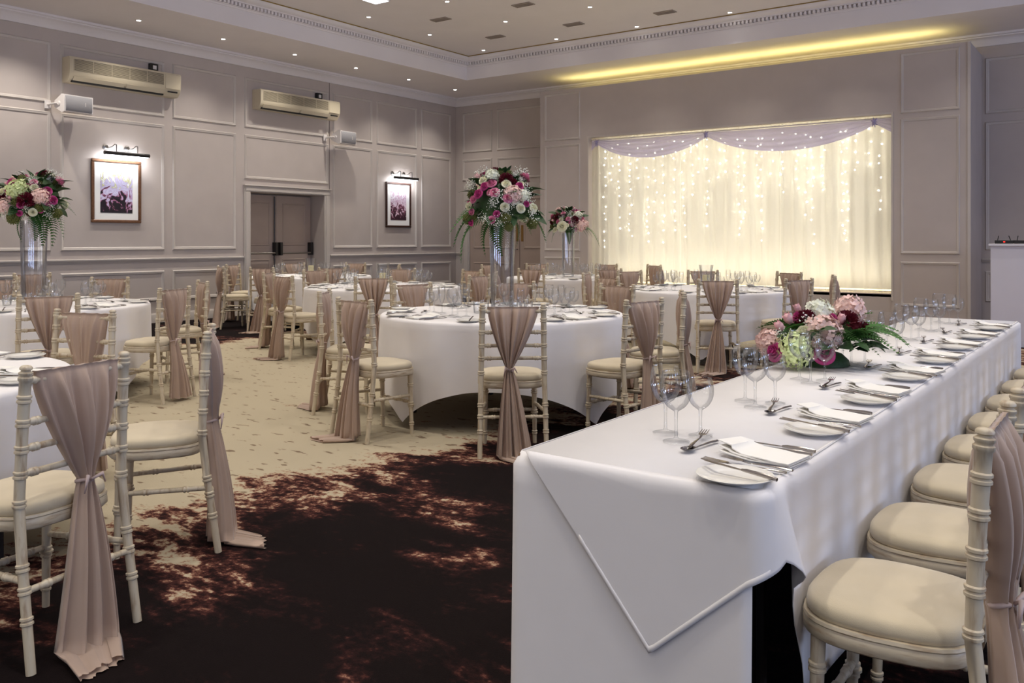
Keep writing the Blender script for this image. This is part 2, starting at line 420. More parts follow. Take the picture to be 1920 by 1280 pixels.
# architrave
arc = MB()
for a, c, z0, z1 in ((9.54,9.67,0,2.23),(11.36,11.50,0,2.23)):
    arc.bbox(XL,XL+.03,a,c,z0,2.14,.006); arc.bbox(XL+.03,XL+.042,a+.02 if a<10 else a+.03,c-.03 if a<10 else c-.02,z0,2.14,.004)
arc.bbox(XL,XL+.03,9.54,11.50,2.14,2.24,.006); arc.bbox(XL+.03,XL+.042,9.56,11.48,2.155,2.215,.004); arc.bbox(XL,XL+.06,9.52,11.52,2.24,2.265,.006)
arc.build('architrave', M_mould, d1)
d2 = struct(empty('door_2', (0,0,0)))
for i, (a, c) in enumerate(((-12.16,-10.805),(-10.795,-9.62))):
    leaf = slab('door_leaf', d2, 'y', YB, -1, a, c, .01, 2.34, .04, M_door)
    for z0, z1 in ((1.12,2.2),(.2,.81)): frame(leaf,'y',YB-.04,-1,a+.10,c-.12,z0,z1,.04,.014,m=M_door)
    xx = c-.09 if i == 0 else a+.03
    MB().bbox(xx,xx+.06,YB-.046,YB-.04,1.27,1.62,.001).build('push_plate', M_brass, leaf)
    if i == 0: MB().tube([(c-.05,YB-.04,1.10),(c-.05,YB-.09,1.10),(c-.17,YB-.09,1.10)], .011, 8).build('door_handle', M_steel, leaf)
arc = MB(); arc.bbox(-12.36,-12.18,YB-.035,YB,0,2.38,.008); arc.bbox(-12.36,-9.56,YB-.035,YB,2.38,2.52,.008); arc.bbox(-12.33,-12.21,YB-.05,YB-.035,0,2.40,.005); arc.bbox(-12.33,-9.56,YB-.05,YB-.035,2.41,2.49,.005)
arc.build('architrave', M_mould, d2)

# ------------------------------------------------------------------ stage front, opening and its curtain
SX0, SX1, OX0, OX1, OZ0, OZ1 = -9.54, -2.03, -8.44, -3.10, .48, 3.22
b = MB()
b.box(SX0, OX0, YS, YS+.12, 0, 4.18); b.box(OX1, SX1, YS, YS+.12, 0, 4.18)
b.box(OX0, OX1, YS, YS+.12, OZ1, 4.18); b.box(OX0, OX1, YS+.02, YS+.12, 0, OZ0)
b.box(SX0, SX0+.12, YS+.12, YB, 0, 4.18); b.box(SX1-.12, SX1, YS+.12, YB, 0, 4.18)
wall_stage = struct(b.build('wall_stage', M_wall))
for a, c in ((-9.44,-8.63),(-2.97,-2.16)):
    for z0, z1 in ((.30,.975),(1.09,3.13),(3.21,4.12)): frame(wall_stage,'y',YS,-1,a,c,z0,z1,.045,.018)
b = MB(); t = .03
b.box(OX0-t,OX0,YS-.012,YS,OZ0-.1,OZ1+t); b.box(OX1,OX1+t,YS-.012,YS,OZ0-.1,OZ1+t); b.box(OX0,OX1,YS-.012,YS,OZ1,OZ1+t)
b.build('opening_bead', M_mould, wall_stage)
MB().box(SX1-.03,SX1+.012,YS-.012,YS+.03,0,4.18).build('corner_bead', M_mould, wall_stage)
struct(MB().box(OX0-.3, OX1+.3, YS+.02, YB, OZ0-.05, OZ0-.01).build('trim_3', M_wall))      # stage deck
M_back = mat('white_backing', (234,232,228), .8)
bk = MB().box(OX0-.25, OX1+.25, YB-.12, YB-.06, OZ0, 3.6).build('backing_board', M_back)
tag(bk, 'white backing board behind the glowing stage curtain', 'board')
# cove strip light on top of the stage front
cove = empty('cove_light', ((SX0+SX1)/2, YS+.45, 4.14)); tag(cove, 'yellow cove strip light along the top of the stage front', 'light')
MB().box(-3.45,3.35,-.04,.04,0,.03).build('light_strip', emit('yellow_led', (255,232,120), 2.2), cove)
MB().box(-3.5,3.4,-.08,.08,-.05,0).build('tray', M_white, cove)
area('cove_glow', ((SX0+SX1)/2-.05, YS+.40, 4.19), (R(180),0,0), 6.7, .08, 19, (1,.87,.36))
st = MB().box(SX0+.12, SX1-.12, YS+.12, YB, 4.05, 4.09).build('stage_top', M_wall, wall_stage)

# curtain: sheer pleats
def sheer(name, rgb, tl, tp):
    m = bpy.data.materials.new(name); m.use_nodes = True; nt = m.node_tree; nt.nodes.clear()
    o = nt.nodes.new('ShaderNodeOutputMaterial'); c = (*lin(rgb),1)
    a = nt.nodes.new('ShaderNodeBsdfDiffuse'); a.inputs[0].default_value = c
    t = nt.nodes.new('ShaderNodeBsdfTranslucent'); t.inputs[0].default_value = c
    p = nt.nodes.new('ShaderNodeBsdfTransparent')
    m1 = nt.nodes.new('ShaderNodeMixShader'); m1.inputs[0].default_value = tl
    m2 = nt.nodes.new('ShaderNodeMixShader'); m2.inputs[0].default_value = tp
    L = nt.links.new; L(a.outputs[0],m1.inputs[1]); L(t.outputs[0],m1.inputs[2]); L(m1.outputs[0],m2.inputs[1]); L(p.outputs[0],m2.inputs[2]); L(m2.outputs[0],o.inputs[0])
    return m
M_sheer = sheer('ivory_voile', (248,246,240), .62, .38)
M_valance = sheer('lilac_voile', (194,187,222), .40, .16)
rng = random.Random(4)
ph = [(rng.uniform(2,5.5), rng.uniform(0,6.28), rng.uniform(.4,1)) for _ in range(6)]
def pleat(x): return sum(a*math.sin(2*PI*f*x+p) for f,p,a in ph)/3.2
CYC = YS+.19
xs = [OX0-.06, -6.66, -4.88, OX1+.06]
for i in range(3):
    x0, x1 = xs[i]+.004, xs[i+1]-.004
    def cf(u, v, x0=x0, x1=x1):
        x = x0+(x1-x0)*u; z = OZ0+.003+(3.30-OZ0)*v
        amp = .030+.018*(1-v)
        return (x+.012*math.sin(9*x+3*v), CYC+amp*pleat(x*1.0+.03*math.sin(2*v))+.006*math.sin(60*x), z)
    o = MB().grid(cf, int((x1-x0)*55), 10).build('voile_curtain', M_sheer, None, 80)
    tag(o, ['ivory voile curtain at the tall-vase end of the stage opening','ivory voile curtain in the middle of the stage opening','ivory voile curtain beside the plain stage pier and white booth'][i], 'curtain')
# swagged valance and its knots
kn = [-8.30, -6.12, -3.36]
def swag(x0, x1, sag, name, label):
    def vf(u, v):
        x = x0+(x1-x0)*u; s = 4*u*(1-u)
        top = 3.165-.015*s; bot = 3.10-sag*s**.85
        z = top+(bot-top)*v
        return (x, YS+.085-.05*s*v-.010*math.sin(v*26+u*3)*(s**.5), z)
    o = MB().grid(vf, 40, 26).build(name, M_valance, None, 80); tag(o, label, 'drape')
swag(kn[0], kn[1], .31, 'swag_valance', 'lilac swagged voile valance over the tall-vase half of the curtain')
swag(kn[1], kn[2], .34, 'swag_valance', 'lilac swagged voile valance over the booth-side half of the curtain')
def half(u, v):
    x = kn[2]+(OX1+.02-kn[2])*u; top = 3.165; bot = 3.10-.17*u
    return (x, YS+.085-.02*u*v-.006*math.sin(v*20), top+(bot-top)*v)
tag(MB().grid(half, 12, 14).build('swag_valance', M_valance, None, 80), 'short lilac voile valance tail at the pier end of the opening', 'drape')
tag(MB().grid(lambda u,v: (OX0+.01+(kn[0]-OX0-.01)*u, YS+.085-.006*math.sin(v*20), 3.165+(2.98+.12*u-3.165)*v), 10, 12).build('swag_valance', M_valance, None, 80), 'short lilac voile valance tail at the tall-vase end of opening', 'drape')
rail = MB().tube([(OX0+.01,YS+.10,3.175),(OX1-.01,YS+.10,3.175)], .012, 8).build('curtain_rail', M_white); tag(rail, 'slim white curtain rail across the top of the stage opening', 'rail')
for i, x in enumerate(kn):
    b = MB()
    for k in range(5):
        a = k*1.25; b.tube([(x-.05*math.cos(a),YS+.05,3.15-.04*math.sin(a)),(x,YS+.022,3.12),(x+.04*math.cos(a),YS+.05,3.07-.03*math.sin(a))], [.006,.018,.006], 6)
    o = b.build('valance_knot', M_valance); tag(o, 'gathered lilac knot holding up the valance '+['at its vase end','in the middle','at its pier end'][i], 'knot')
# fairy light strands behind the voile
M_bulb = emit('fairy_bulb', (255,248,224), 30.0)
M_wire = mat('clear_wire', (215,212,200), .5)
rng = random.Random(11)
NS = 30
for i in range(NS):
    x = OX0+.10+(OX1-OX0-.2)*(i+rng.uniform(.1,.9))/NS
    L = rng.choice((.9,1.2,1.6,1.9,2.1)); wv = []; bb = MB(); z = 3.10-rng.uniform(0,.15); bulbs = 0
    zb = 3.2-L
    pts = [(x+.01*math.sin(k*1.7), CYC+.10, 3.2-L*k/12) for k in range(13)]
    wire = MB().tube(pts, .0022, 4).build('fairy_light_strand', M_wire)
    while z > zb+.05:
        bb.ico((x+rng.uniform(-.03,.03), CYC+.066+rng.uniform(0,.04)+.05*(3.1-z)/2, z), rng.uniform(.012,.018)); z -= rng.uniform(.10,.24)
    o = bb.build('bulbs', M_bulb, wire); o['kind'] = 'stuff'
    tag(wire, 'string of warm fairy lights hanging behind the glowing voile curtain', 'light string', 'fairy light strands behind the stage curtain')
# strip lights at the foot and head of the curtain
for nm, z, p, rx, lab in (('led_strip', OZ0+.02, 25, 180, 'warm LED strip on the stage floor behind the curtain'), ('led_strip', 3.36, 5, 0, 'warm LED strip above the stage opening behind the curtain')):
    zz = z
    o = MB().box(OX0+.05, OX1-.05, CYC+.30, CYC+.34, zz, zz+.02).build(nm, emit('warm_led', (255,236,170), 6.0)); tag(o, lab, 'light')
    area('strip_glow', ((OX0+OX1)/2, CYC+.32, zz+(.03 if rx else -.01)), (R(rx+(-18 if rx else 18)),0,0), OX1-OX0-.1, .06, p, (1,.95,.78))

# ------------------------------------------------------------------ ceiling fixtures
M_lamp = emit('downlight_lens', (255,248,235), 40.0)
dl_ring = MB().lathe([(.030,-.002),(.030,-.006),(.046,-.006),(.050,-.002),(.050,0)], 20, None, False, False).mesh('trim_ring', M_white)
dl_lens = MB().lathe([(.0001,-.004),(.031,-.004)], 16, None, False, False).mesh('lens', M_lamp)
def downlight(x, y, z, label, group, power, cone=112):
    o = empty('downlight', (x, y, z)); tag(o, label, 'ceiling light', group)
    link('trim_ring', dl_ring, o); link('lens', dl_lens, o)
    spot('downlight_beam', (x, y, z-.03), power, size=cone)
ords = ['first','second','third','fourth','fifth','sixth','seventh']
for i in range(6):
    downlight(-11.75, 14.24-1.432*i, HS, 'recessed soffit downlight above the panelled wall, %s from the corner' % ords[i], 'soffit downlights', DOWN_W*1.5)
for i, x in enumerate((-10.13,-8.51,-6.92,-5.29)):
    for j, y in enumerate((13.2,11.66,10.17)):
        if (i == 2 and j == 2) or (i == 3 and j > 0): continue
        downlight(x, y+.035*i-.08, HU, 'recessed downlight in raised ceiling, %s row from stage, %s from exit-door side' % (ords[j], ords[i]), 'raised ceiling downlights', DOWN_W, 84 if j == 0 else 112)
# further downlights of the same ceiling, above and behind the viewer
for i in range(5):
    spot('downlight_beam', (-11.75, 14.24-1.432*(6+2*i), HS-.03), DOWN_W*2.6)
for x in (-10.13,-8.51,-6.92,-5.29,-3.68,-2.07,-.46,1.15,3.6,5.6):
    for y in (13.2,11.7,10.2,7.2,4.2,1.2,-1.8):
        if (x < -6 and y > 9.9 and not (x > -7 and y < 11)) or (x < -5 and y > 13): continue
        spot('downlight_beam', (x, y, HU-.03), DOWN_W*(1.0 if y > 9.9 else 1.8), size=84 if y > 13 else 112)
M_vent = mat('vent_grey', (158,146,136), .6)
for i, (x, y) in enumerate(((-7.68,10.94),(-9.28,10.88),(-9.29,12.38),(-6.12,12.62),(-7.69,12.42))):
    o = empty('ceiling_vent', (x, y, HU)); tag(o, 'small grey ceiling vent, %s' % ['between downlights of the second and third rows','third row by exit-door side','first row near the coffer corner','above the middle of the stage','first row one bay from the coffer corner'][i], 'vent', 'ceiling vents')
    MB().bbox(-.17,.17,-.085,.085,-.012,0,.004).build('vent_plate', M_vent, o)
    for k in (-1,0,1): MB().box(-.15,.15,k*.045-.006,k*.045+.006,-.022,-.012).build('louvre', M_vent, o)
o = empty('panel_light', (-9.31,9.42,HU)); tag(o, 'bright white square panel light set in the raised ceiling', 'ceiling light')
MB().box(-.15,.15,-.15,.15,-.015,0).build('housing', M_white, o); MB().box(-.135,.135,-.135,.135,-.02,-.015).build('diffuser', emit('panel_diffuser', (235,242,255), 7.0), o)

# ------------------------------------------------------------------ wall-hung things
def ac_unit(y0, y1, z0, z1, label):
    W = y1-y0; H = z1-z0; o = empty('air_conditioner', (XL+.002, y0, z0)); tag(o, label, 'air conditioner', 'wall air conditioners')
    poly = [(0,0),(.15,0),(.20,.05),(.225,.10),(.235,H*.42),(.235,H-.03),(.215,H),(0,H)]
    Mx = Matrix(((1,0,0,0),(0,0,1,0),(0,1,0,0),(0,0,0,1)))
    MB().prism(poly, 0, W, Mx).build('body', M_cream, o)
    g0, g1 = .06, W-.30
    MB().box(.232,.238,g0,g1,H*.44,H-.035).build('grille', M_grille, o)
    for k in range(11):
        z = H*.45+(H*.55-.05)*k/10; MB().box(.237,.242,g0,g1,z,z+.005).build('grille_slat', M_cream, o)
    for k in range(6): 
        yy = g0+(g1-g0)*k/5; MB().box(.237,.244,yy-.003,yy+.003,H*.44,H-.035).build('grille_rib', M_cream, o)
    MB().box(.135,.196,.05,W-.28,.005,.03, Matrix.Translation((0,0,-.004))).build('outlet_slot', M_dark, o)
    for a, c in ((.06,W*.47),(W*.49,W-.29)):
        MB().add([(.19,a,.028),(.19,c,.028),(.226,c,.085),(.226,a,.085),(.196,a,.024),(.196,c,.024),(.232,c,.081),(.232,a,.081)],[(0,1,2,3),(4,7,6,5),(0,4,5,1),(3,2,6,7),(0,3,7,4),(1,5,6,2)]).build('louvre_flap', M_cream, o)
    MB().bbox(.232,.240,W-.27,W-.02,.11,H-.03,.003).build('side_panel', M_cream, o)
    MB().box(.205,.226,W-.22,W-.06,.055,.075, Matrix.Translation((.006,0,0))).build('control_strip', M_black, o)
    s = empty('receiver_box', (XL+.002, y1-.42, z1+.02)); tag(s, 'small black receiver box with white window above the '+label.split(' on ')[0][-24:], 'sensor')
    return s
s = ac_unit(6.40,8.17,3.56,3.92,'long cream wall air conditioner above the nearer picture'); s['label'] = 'small black sensor box above the air conditioner over the picture'
MB().bbox(0,.06,0,.14,0,.12,.006).build('case', M_black, s); MB().box(.058,.063,.045,.105,.03,.09).build('window', M_white, s)
s = ac_unit(9.72,11.56,3.58,3.92,'long cream wall air conditioner above the exit doors'); s['label'] = 'small black sensor box above the air conditioner over the exit doors'
MB().bbox(0,.06,0,.14,0,.12,.006).build('case', M_black, s); MB().box(.058,.063,.045,.105,.03,.09).build('window', M_white, s)

def speaker(y, z, tilt, label):
    o = empty('wall_speaker', (XL+.27, y, z), tilt); tag(o, label, 'speaker', 'wall speakers')
    # local: +x outwards into the room, y along the wall
    b = MB(); fw, bw, h, d = .26, .26, .13, .24
    fw = .215
    prof = [(-.12,-.045),(.06,-h),(.12,-h*.92),(.12,h*.92),(.06,h),(-.12,.045)]
    Mx = Matrix(((1,0,0,0),(0,0,1,0),(0,1,0,0),(0,0,0,1)))
    b.prism(prof, -fw, fw, Mx).build('cabinet', M_white, o)
    MB().prism([(.121,-h*.84),(.132,-h*.7),(.136,0),(.132,h*.7),(.121,h*.84)], -fw+.02, fw-.02, Mx).build('mesh_front', M_spkgrill, o)
    MB().box(.133,.138,.09,.096,-.03,.03).build('badge', M_white, o)
    b = MB(); b.tube([(-.27,-fw-.015,0),(-.10,-fw-.015,0),(-.02,-fw-.012,0)], .016, 8); b.lathe([(.035,-.012),(.035,.004),(.02,.010)], 14, Matrix.Translation((-.01,-fw-.004,0)) @ Matrix.Rotation(R(90),4,'X')); b.bbox(-.269,-.25,-fw-.06,-fw+.03,-.06,.06,.004)
    b.build('bracket', M_white, o)
speaker(6.44, 3.22, R(4), 'white wall speaker beneath the air conditioner near the picture')
speaker(11.62, 3.24, R(4), 'white wall speaker between the exit doors and the narrow picture')

def painting(name, seed, ramp, sc, dark_side):
    m = bpy.data.materials.new(name); m.use_nodes = True; nt = m.node_tree; b = nt.nodes['Principled BSDF']; N = nt.nodes.new; L = nt.links.new
    tc = N('ShaderNodeTexCoord'); mp = N('ShaderNodeMapping'); mp.inputs['Location'].default_value = (seed, seed*.7, 0); L(tc.outputs['Generated'], mp.inputs[0])
    nz = N('ShaderNodeTexNoise'); nz.inputs['Scale'].default_value = sc; nz.inputs['Detail'].default_value = 4; nz.inputs['Distortion'].default_value = 1.6; nz.inputs['Roughness'].default_value = .62; L(mp.outputs[0], nz.inputs['Vector'])
    sp = N('ShaderNodeSeparateXYZ'); L(tc.outputs['Generated'], sp.inputs[0])
    mr = N('ShaderNodeMapRange'); mr.inputs['From Min'].default_value = dark_side[0]; mr.inputs['From Max'].default_value = dark_side[1]; mr.inputs['To Min'].default_value = -.20; mr.inputs['To Max'].default_value = .20
    L(sp.outputs[2 if dark_side[2] == 'z' else 1], mr.inputs['Value'])
    ad = N('ShaderNodeMath'); L(nz.outputs['Fac'], ad.inputs[0]); L(mr.outputs[0], ad.inputs[1])
    cr = N('ShaderNodeValToRGB'); cr.color_ramp.interpolation = 'EASE'
    el = cr.color_ramp.elements; el[0].position = ramp[0][0]; el[0].color = (*lin(ramp[0][1]),1); el[1].position = ramp[-1][0]; el[1].color = (*lin(ramp[-1][1]),1)
    for p, c in ramp[1:-1]: e = el.new(p); e.color = (*lin(c),1)
    L(ad.outputs[0], cr.inputs[0]); L(cr.outputs[0], b.inputs['Base Color']); b.inputs['Roughness'].default_value = .35
    return m
P1 = painting('abstract_lilac_print', 3.1, [(.33,(24,16,26)),(.40,(44,28,44)),(.43,(164,92,120)),(.46,(176,150,186)),(.52,(206,202,226)),(.60,(190,176,210)),(.64,(206,208,120)),(.67,(232,230,242)),(.8,(240,240,248))], 3.2, (0,1,'z'))
P2 = painting('abstract_plum_print', 8.4, [(.34,(50,26,38)),(.42,(70,38,52)),(.47,(150,92,112)),(.50,(206,178,192)),(.56,(214,204,214)),(.62,(176,120,146)),(.66,(212,196,206)),(.75,(228,222,226))], 4.2, (0,1,'z'))
def picture(y0, y1, z0, z1, fm, pm, label, llabel, mb):
    o = empty('framed_picture', (XL+.001, (y0+y1)/2, z0)); tag(o, label, 'picture')
    w2 = (y1-y0)/2; H = z1-z0; t = .045
    b = MB()
    for (a, c, d, e) in ((-w2,w2,0,t),(-w2,w2,H-t,H),(-w2,-w2+t,t,H-t),(w2-t,w2,t,H-t)): b.bbox(0,.035,a,c,d,e,.008)
    b.build('picture_frame', fm, o)
    MB().box(.006,.014,-w2+t,w2-t,t,H-t).build('mount', M_mount, o)
    MB().box(.014,.017,-w2+t+mb,w2-t-mb,t+mb*1.1,H-t-mb*1.5).build('print', pm, o)
    l = empty('picture_light', (XL+.001, (y0+y1)/2+.08, z1)); tag(l, llabel, 'lamp')
    MB().tube([(.17,-.36,.085),(.17,.36,.085)], .028, 14).build('lamp_tube', M_black, l)
    MB().box(.150,.175,-.34,.34,.050,.058).build('diffuser', emit('picture_lamp', (240,244,255), 10), l)
    for yy in (-.17,.17):
        b = MB().tube([(.02,yy-.08,.18),(.06,yy-.07,.165),(.10,yy-.03,.185),(.13,yy,.225),(.165,yy,.215),(.17,yy,.17),(.17,yy,.11)], .008, 8); b.build('arm', M_steel, l)
        MB().lathe([(.045,0),(.045,.012),(.03,.022),(.0001,.024)], 16, Matrix.Translation((0,yy-.08,.18)) @ Matrix.Rotation(R(90),4,'Y')).build('wall_rose', M_steel, l)
    area('picture_glow', (XL+.165, (y0+y1)/2+.08, z1+.045), (0,R(48),0), .05, .66, 9.0, (.92,.95,1))
    area('picture_glow', (XL+.10, (y0+y1)/2+.08, z1+.125), (0,R(128),0), .03, .5, 1.1, (.92,.95,1))
picture(6.83,7.62,1.56,2.51, M_bronze, P1, 'bronze-framed abstract print of lilac, black and lime paint', 'black tubular picture light over the lilac abstract print', .095)
picture(13.02,13.78,1.56,2.50, M_bronze2, P2, 'dark-framed abstract print with a plum branching shape', 'black tubular picture light over the plum abstract print', .10)

# ------------------------------------------------------------------ chair
def ring_profile(z0, z1, r0, r1, rings, bump=.0042):
    zs = [z0]
    for c in rings: zs += [c-.013,c-.010,c-.004,c-.001,c+.001,c+.004,c+.010,c+.013]
    zs.append(z1); out = []
    for z in sorted(zs):
        r = r0+(r1-r0)*(z-z0)/(z1-z0)
        for c in rings:
            d = abs(z-c)
            if .003 < d < .0115: r += bump
        out.append((z, r))
    return out
def post_pt(s, z):
    x = s*(.200-.017*z/.92)
    y = -.250+.065*(z/.45) if z < .45 else -.185-.022*((z-.45)/.47)**1.5
    return (x, y, z)
PR = [.155,.243,.31,.50,.588,.665,.745,.818]
def chair_meshes():
    m = {}
    for s in (-1,1):
        pr = ring_profile(0,.872,.0145,.0175,PR)+[(.876,.0215),(.884,.0215),(.887,.0175),(.890,.0175),(.893,.0205),(.899,.0205),(.903,.0135),(.906,.0135),(.909,.0185),(.914,.0185),(.919,.014),(.921,.006)]
        m['post',s] = MB().tube([post_pt(s,z) for z,_ in pr], [r for _,r in pr], 12).mesh('post', M_lime, 50)
        lr = ring_profile(0,.41,.0125,.0175,[.07,.19,.205,.33])
        m['leg',s] = MB().tube([(s*(.160-.012*z), .146-.03*z, z) for z,_ in lr], [r for _,r in lr], 12).mesh('leg', M_lime, 50)
        def bar(p, q, r=.0105, rg=(.2,.5,.8)):
            p = Vector(p); q = Vector(q); L = (q-p).length; pr = ring_profile(0, L, r, r, [L*t for t in rg], .003)
            return MB().tube([p+(q-p)*(z/L) for z,_ in pr], [x for _,x in pr], 10).mesh('stretcher', M_lime, 50)
        a = post_pt(s,.27); m['side',s] = bar(a, (s*.157,.138,.26), .0105, (.25,.7))
    a = post_pt(-1,.24); c = post_pt(1,.24); m['back'] = bar(a, c); m['front'] = bar((-.157,.139,.215),(.157,.139,.215))
    for i, z in enumerate((.872,.745,.665,.588)):
        m['rail',i] = bar(post_pt(-1,z), post_pt(1,z), .010 if i == 0 else .011, (.06,.94) if i == 0 else (.12,.5,.88))
    # seat outline
    pts = []
    for k in range(48):
        a = 2*PI*k/48; cx, sy = math.cos(a), math.sin(a); p = 3.1 if sy > 0 else 4.0
        rr = (abs(cx)**p+abs(sy)**p)**(-1/p); x = .208*rr*cx; y = .188*rr*sy
        x *= 1-.10*max(0,-y/.2); pts.append((x, y+.004))
    def loft(levels, name, mt):
        b = MB(); vs = []; n = len(pts)
        for sc, z in levels: vs += [(x*sc, (y-.004)*sc+.004, z) for x,y in pts]
        fs = [(k*n+i, k*n+(i+1)%n, (k+1)*n+(i+1)%n, (k+1)*n+i) for k in range(len(levels)-1) for i in range(n)]
        fs += [tuple(range(n))[::-1], tuple((len(levels)-1)*n+i for i in range(n))]
        return b.add(vs, fs).mesh(name, mt, 50)
    m['frame'] = loft([(.90,.402),(.97,.402),(1.0,.408),(1.0,.428),(.985,.436),(1.0,.440),(.99,.447),(.93,.447)], 'seat_frame', M_lime2)
    m['pad'] = loft([(.93,.446),(.955,.452),(.965,.462),(.95,.476),(.90,.485),(.78,.491),(.5,.495),(.2,.497),(.02,.497)], 'seat_pad', M_pad)
    return m
CM = chair_meshes()
def swag_mesh(seed, full=True):
    g = random.Random(seed); nf = g.choice((6,7,8)); p1, p2, p3 = (g.uniform(0,6.28) for _ in range(3)); tw = g.uniform(-.03,.03); tz = g.uniform(.49,.54); tail = (-1 if seed in (2,3,6) else 1)*g.uniform(.08,.14)
    W0 = .157; rows = []          # (z, halfwidth, x centre, y centre, half thickness, pleat amplitude)
    NV = 16
    for k in range(NV):
        v = k/(NV-1); z = .896-(.896-tz)*v
        hw = W0*(1-v**1.35)+.020*v**1.35
        yb = post_pt(1,max(z,.46))[1]
        th = .016+.012*math.sin(PI*min(1,v*1.15))
        rows.append((z, hw, tw*v, yb-.012*math.sin(PI*v)-.028*v*v, th, .009+.008*math.sin(PI*v)))
    for k in range(1,15):
        v = k/14; z = tz-(tz-.028)*v
        hw = .021+.088*v**.75
        y = rows[NV-1][3]-.045*v-.010*math.sin(PI*v)
        rows.append((z, hw, tw+tail*.25*v, y, .018+.016*v, .006+.013*v))
    yl = rows[-1][3]; 
    if full:
        for k in range(1,6):
            v = k/5; rows.append((.022-.004*v, .108-.03*v, tw+tail*(.25+1.0*v), yl-.02-.15*v, .015*(1-v*.6), .006))
    n = 128; vs = []; fs = []
    for ri, (z, hw, xc, yc, th, am) in enumerate(rows):
        for i in range(n):
            t = i/n; u = (t*2 if t < .5 else 2-t*2); side = 1 if t < .5 else -1
            x = (u*2-1)
            e = (1-abs(x)**6)
            f = math.sin(2*PI*nf*u*.62+p1+side*.9+.7*math.sin(5*u+p2))+.55*math.sin(2*PI*nf*u*1.13+p2+ri*.05)+.30*math.sin(2*PI*nf*2.1*u+p3)
            xx = xc+x*hw+.3*am*math.cos(2*PI*nf*u*.5+p2)
            yy = yc+side*th*e+am*f
            zz = z
            if ri < NV and side > 0:
                bl = max(0., min(1., (1-ri/(NV-1)-.02)/.16)); tgt = post_pt(1,max(z,.46))[1]+.019+.3*am*f
                yy += (max(yy, tgt)-yy)*bl*e
            if ri == 0: zz = z+.003+.0012*f; yy = yc+side*.006
            if ri == 1: zz = z+.012; yy = yc+side*.0145*e+am*f*.3
            if ri > NV+12: 
                if full: zz = max(.004, z-.008+.0045*math.sin(2*PI*nf*u*.4+p1)+.007*side)
                else: zz = max(.004, z+.004*f)
            vs.append((xx, yy, zz))
    for k in range(len(rows)-1):
        for i in range(n): fs.append((k*n+i, k*n+(i+1)%n, (k+1)*n+(i+1)%n, (k+1)*n+i))
    fs += [(i, i+1, n-2-i, n-1-i) for i in range(n//2-1)]
    me = MB().add(vs, fs).mesh('fabric_swag', M_swag, 180)
    r = rows[NV-1]
    b = MB(); tor = [(r[2]+.026*math.cos(a), r[3]+.024*math.sin(a), r[0]-.006+.004*math.sin(2*a)) for a in [2*PI*i/14 for i in range(15)]]
    b.tube(tor, .006, 6)
    b.tube([(r[2],r[3]-.026,r[0]-.004),(r[2]+.03,r[3]-.045,r[0]+.012),(r[2]+.045,r[3]-.04,r[0]-.02)], [.005,.007,.002], 6)
    b.tube([(r[2],r[3]-.026,r[0]-.004),(r[2]-.025,r[3]-.045,r[0]+.016),(r[2]-.035,r[3]-.04,r[0]-.04)], [.005,.007,.002], 6)
    return me, b.mesh('tie', M_tie, 180)
SW = [swag_mesh(s, s not in (4,)) for s in (1,2,3,4,5,6)]
chair_n = 0
def chair(bx, by, face, label, group):
    """bx, by: middle of the back rest at the top; face: bearing the sitter looks to (degrees)"""
    global chair_n
    f = Vector((math.cos(R(face)), math.sin(R(face))))
    o = empty('banquet_chair', (bx+f.x*.205, by+f.y*.205, 0), R(face-90)); tag(o, label, 'chair', group)
    for s in (-1,1):
        link('post', CM['post',s], o); link('leg', CM['leg',s], o); link('stretcher', CM['side',s], o)
    link('stretcher', CM['back'], o); link('stretcher', CM['front'], o)
    for i in range(4): link('back_rail', CM['rail',i], o)
    link('seat_frame', CM['frame'], o); link('seat_pad', CM['pad'], o)
    a, t = SW[chair_n % len(SW)]; chair_n += 1
    sw = link('fabric_swag', a, o); link('tie', t, sw)
    return o

# ------------------------------------------------------------------ round tables
TR = .915; TZ = .742
def cloth_mesh(corner, seed, seats=()):
    g = random.Random(seed); p = [g.uniform(0,6.28) for _ in range(4)]; N = 168; vs = [(0,0,TZ+.002)]; fs = []
    rad = [(.3,.002),(.6,.002),(.82,.002),(.895,.002),(.912,-.001),(.922,-.008),(.927,-.020)]
    nv = 12
    for k in range(len(rad)+nv):
        for i in range(N):
            a = 2*PI*i/N; c = abs(math.cos(2*(a-R(corner))))**3.2
            cc = abs(math.cos(2*(a-R(corner))))**16
            if k < len(rad): r, z = rad[k][0], TZ+rad[k][1]
            else:
                v = (k-len(rad)+1)/nv; th = a-R(corner); ex = 1/max(abs(math.cos(th-PI/4)),abs(math.sin(th-PI/4))); drop = .445+.24*((ex-1)/.4142)+.015*math.sin(3*a+p[0])
                z = TZ-.020-drop*v
                f = .45*math.cos(12*a+p[1])+.35*math.cos(7*a+p[2])+.3*math.cos(17*a+p[3])
                r = .927+.012*v+v**.9*(.036*f*(1-.3*v)+.035*cc*v-.004)
                for be, rd in seats:
                    da = abs((a-R(be)+PI) % (2*PI)-PI)
                    if da < .40 and z < .62:
                        lim = rd-.205-.192-.022; wgt = min(1,(.62-z)/.10)*(1 if da < .27 else (.40-da)/.13)
                        if r > lim: r += (lim-r)*wgt
                a2 = a if seats else a+.05*v*math.sin(4*(a-R(corner)))*.6
                vs.append((r*math.cos(a2), r*math.sin(a2), max(z,.03))); continue
            vs.append((r*math.cos(a), r*math.sin(a), z))
    fs += [(0, 1+i, 1+(i+1)%N) for i in range(N)]
    for k in range(len(rad)+nv-1):
        for i in range(N): fs.append((1+k*N+i, 1+(k+1)*N+i, 1+(k+1)*N+(i+1)%N, 1+k*N+(i+1)%N))
    return MB().add(vs, fs).mesh('tablecloth', M_cloth, 180)
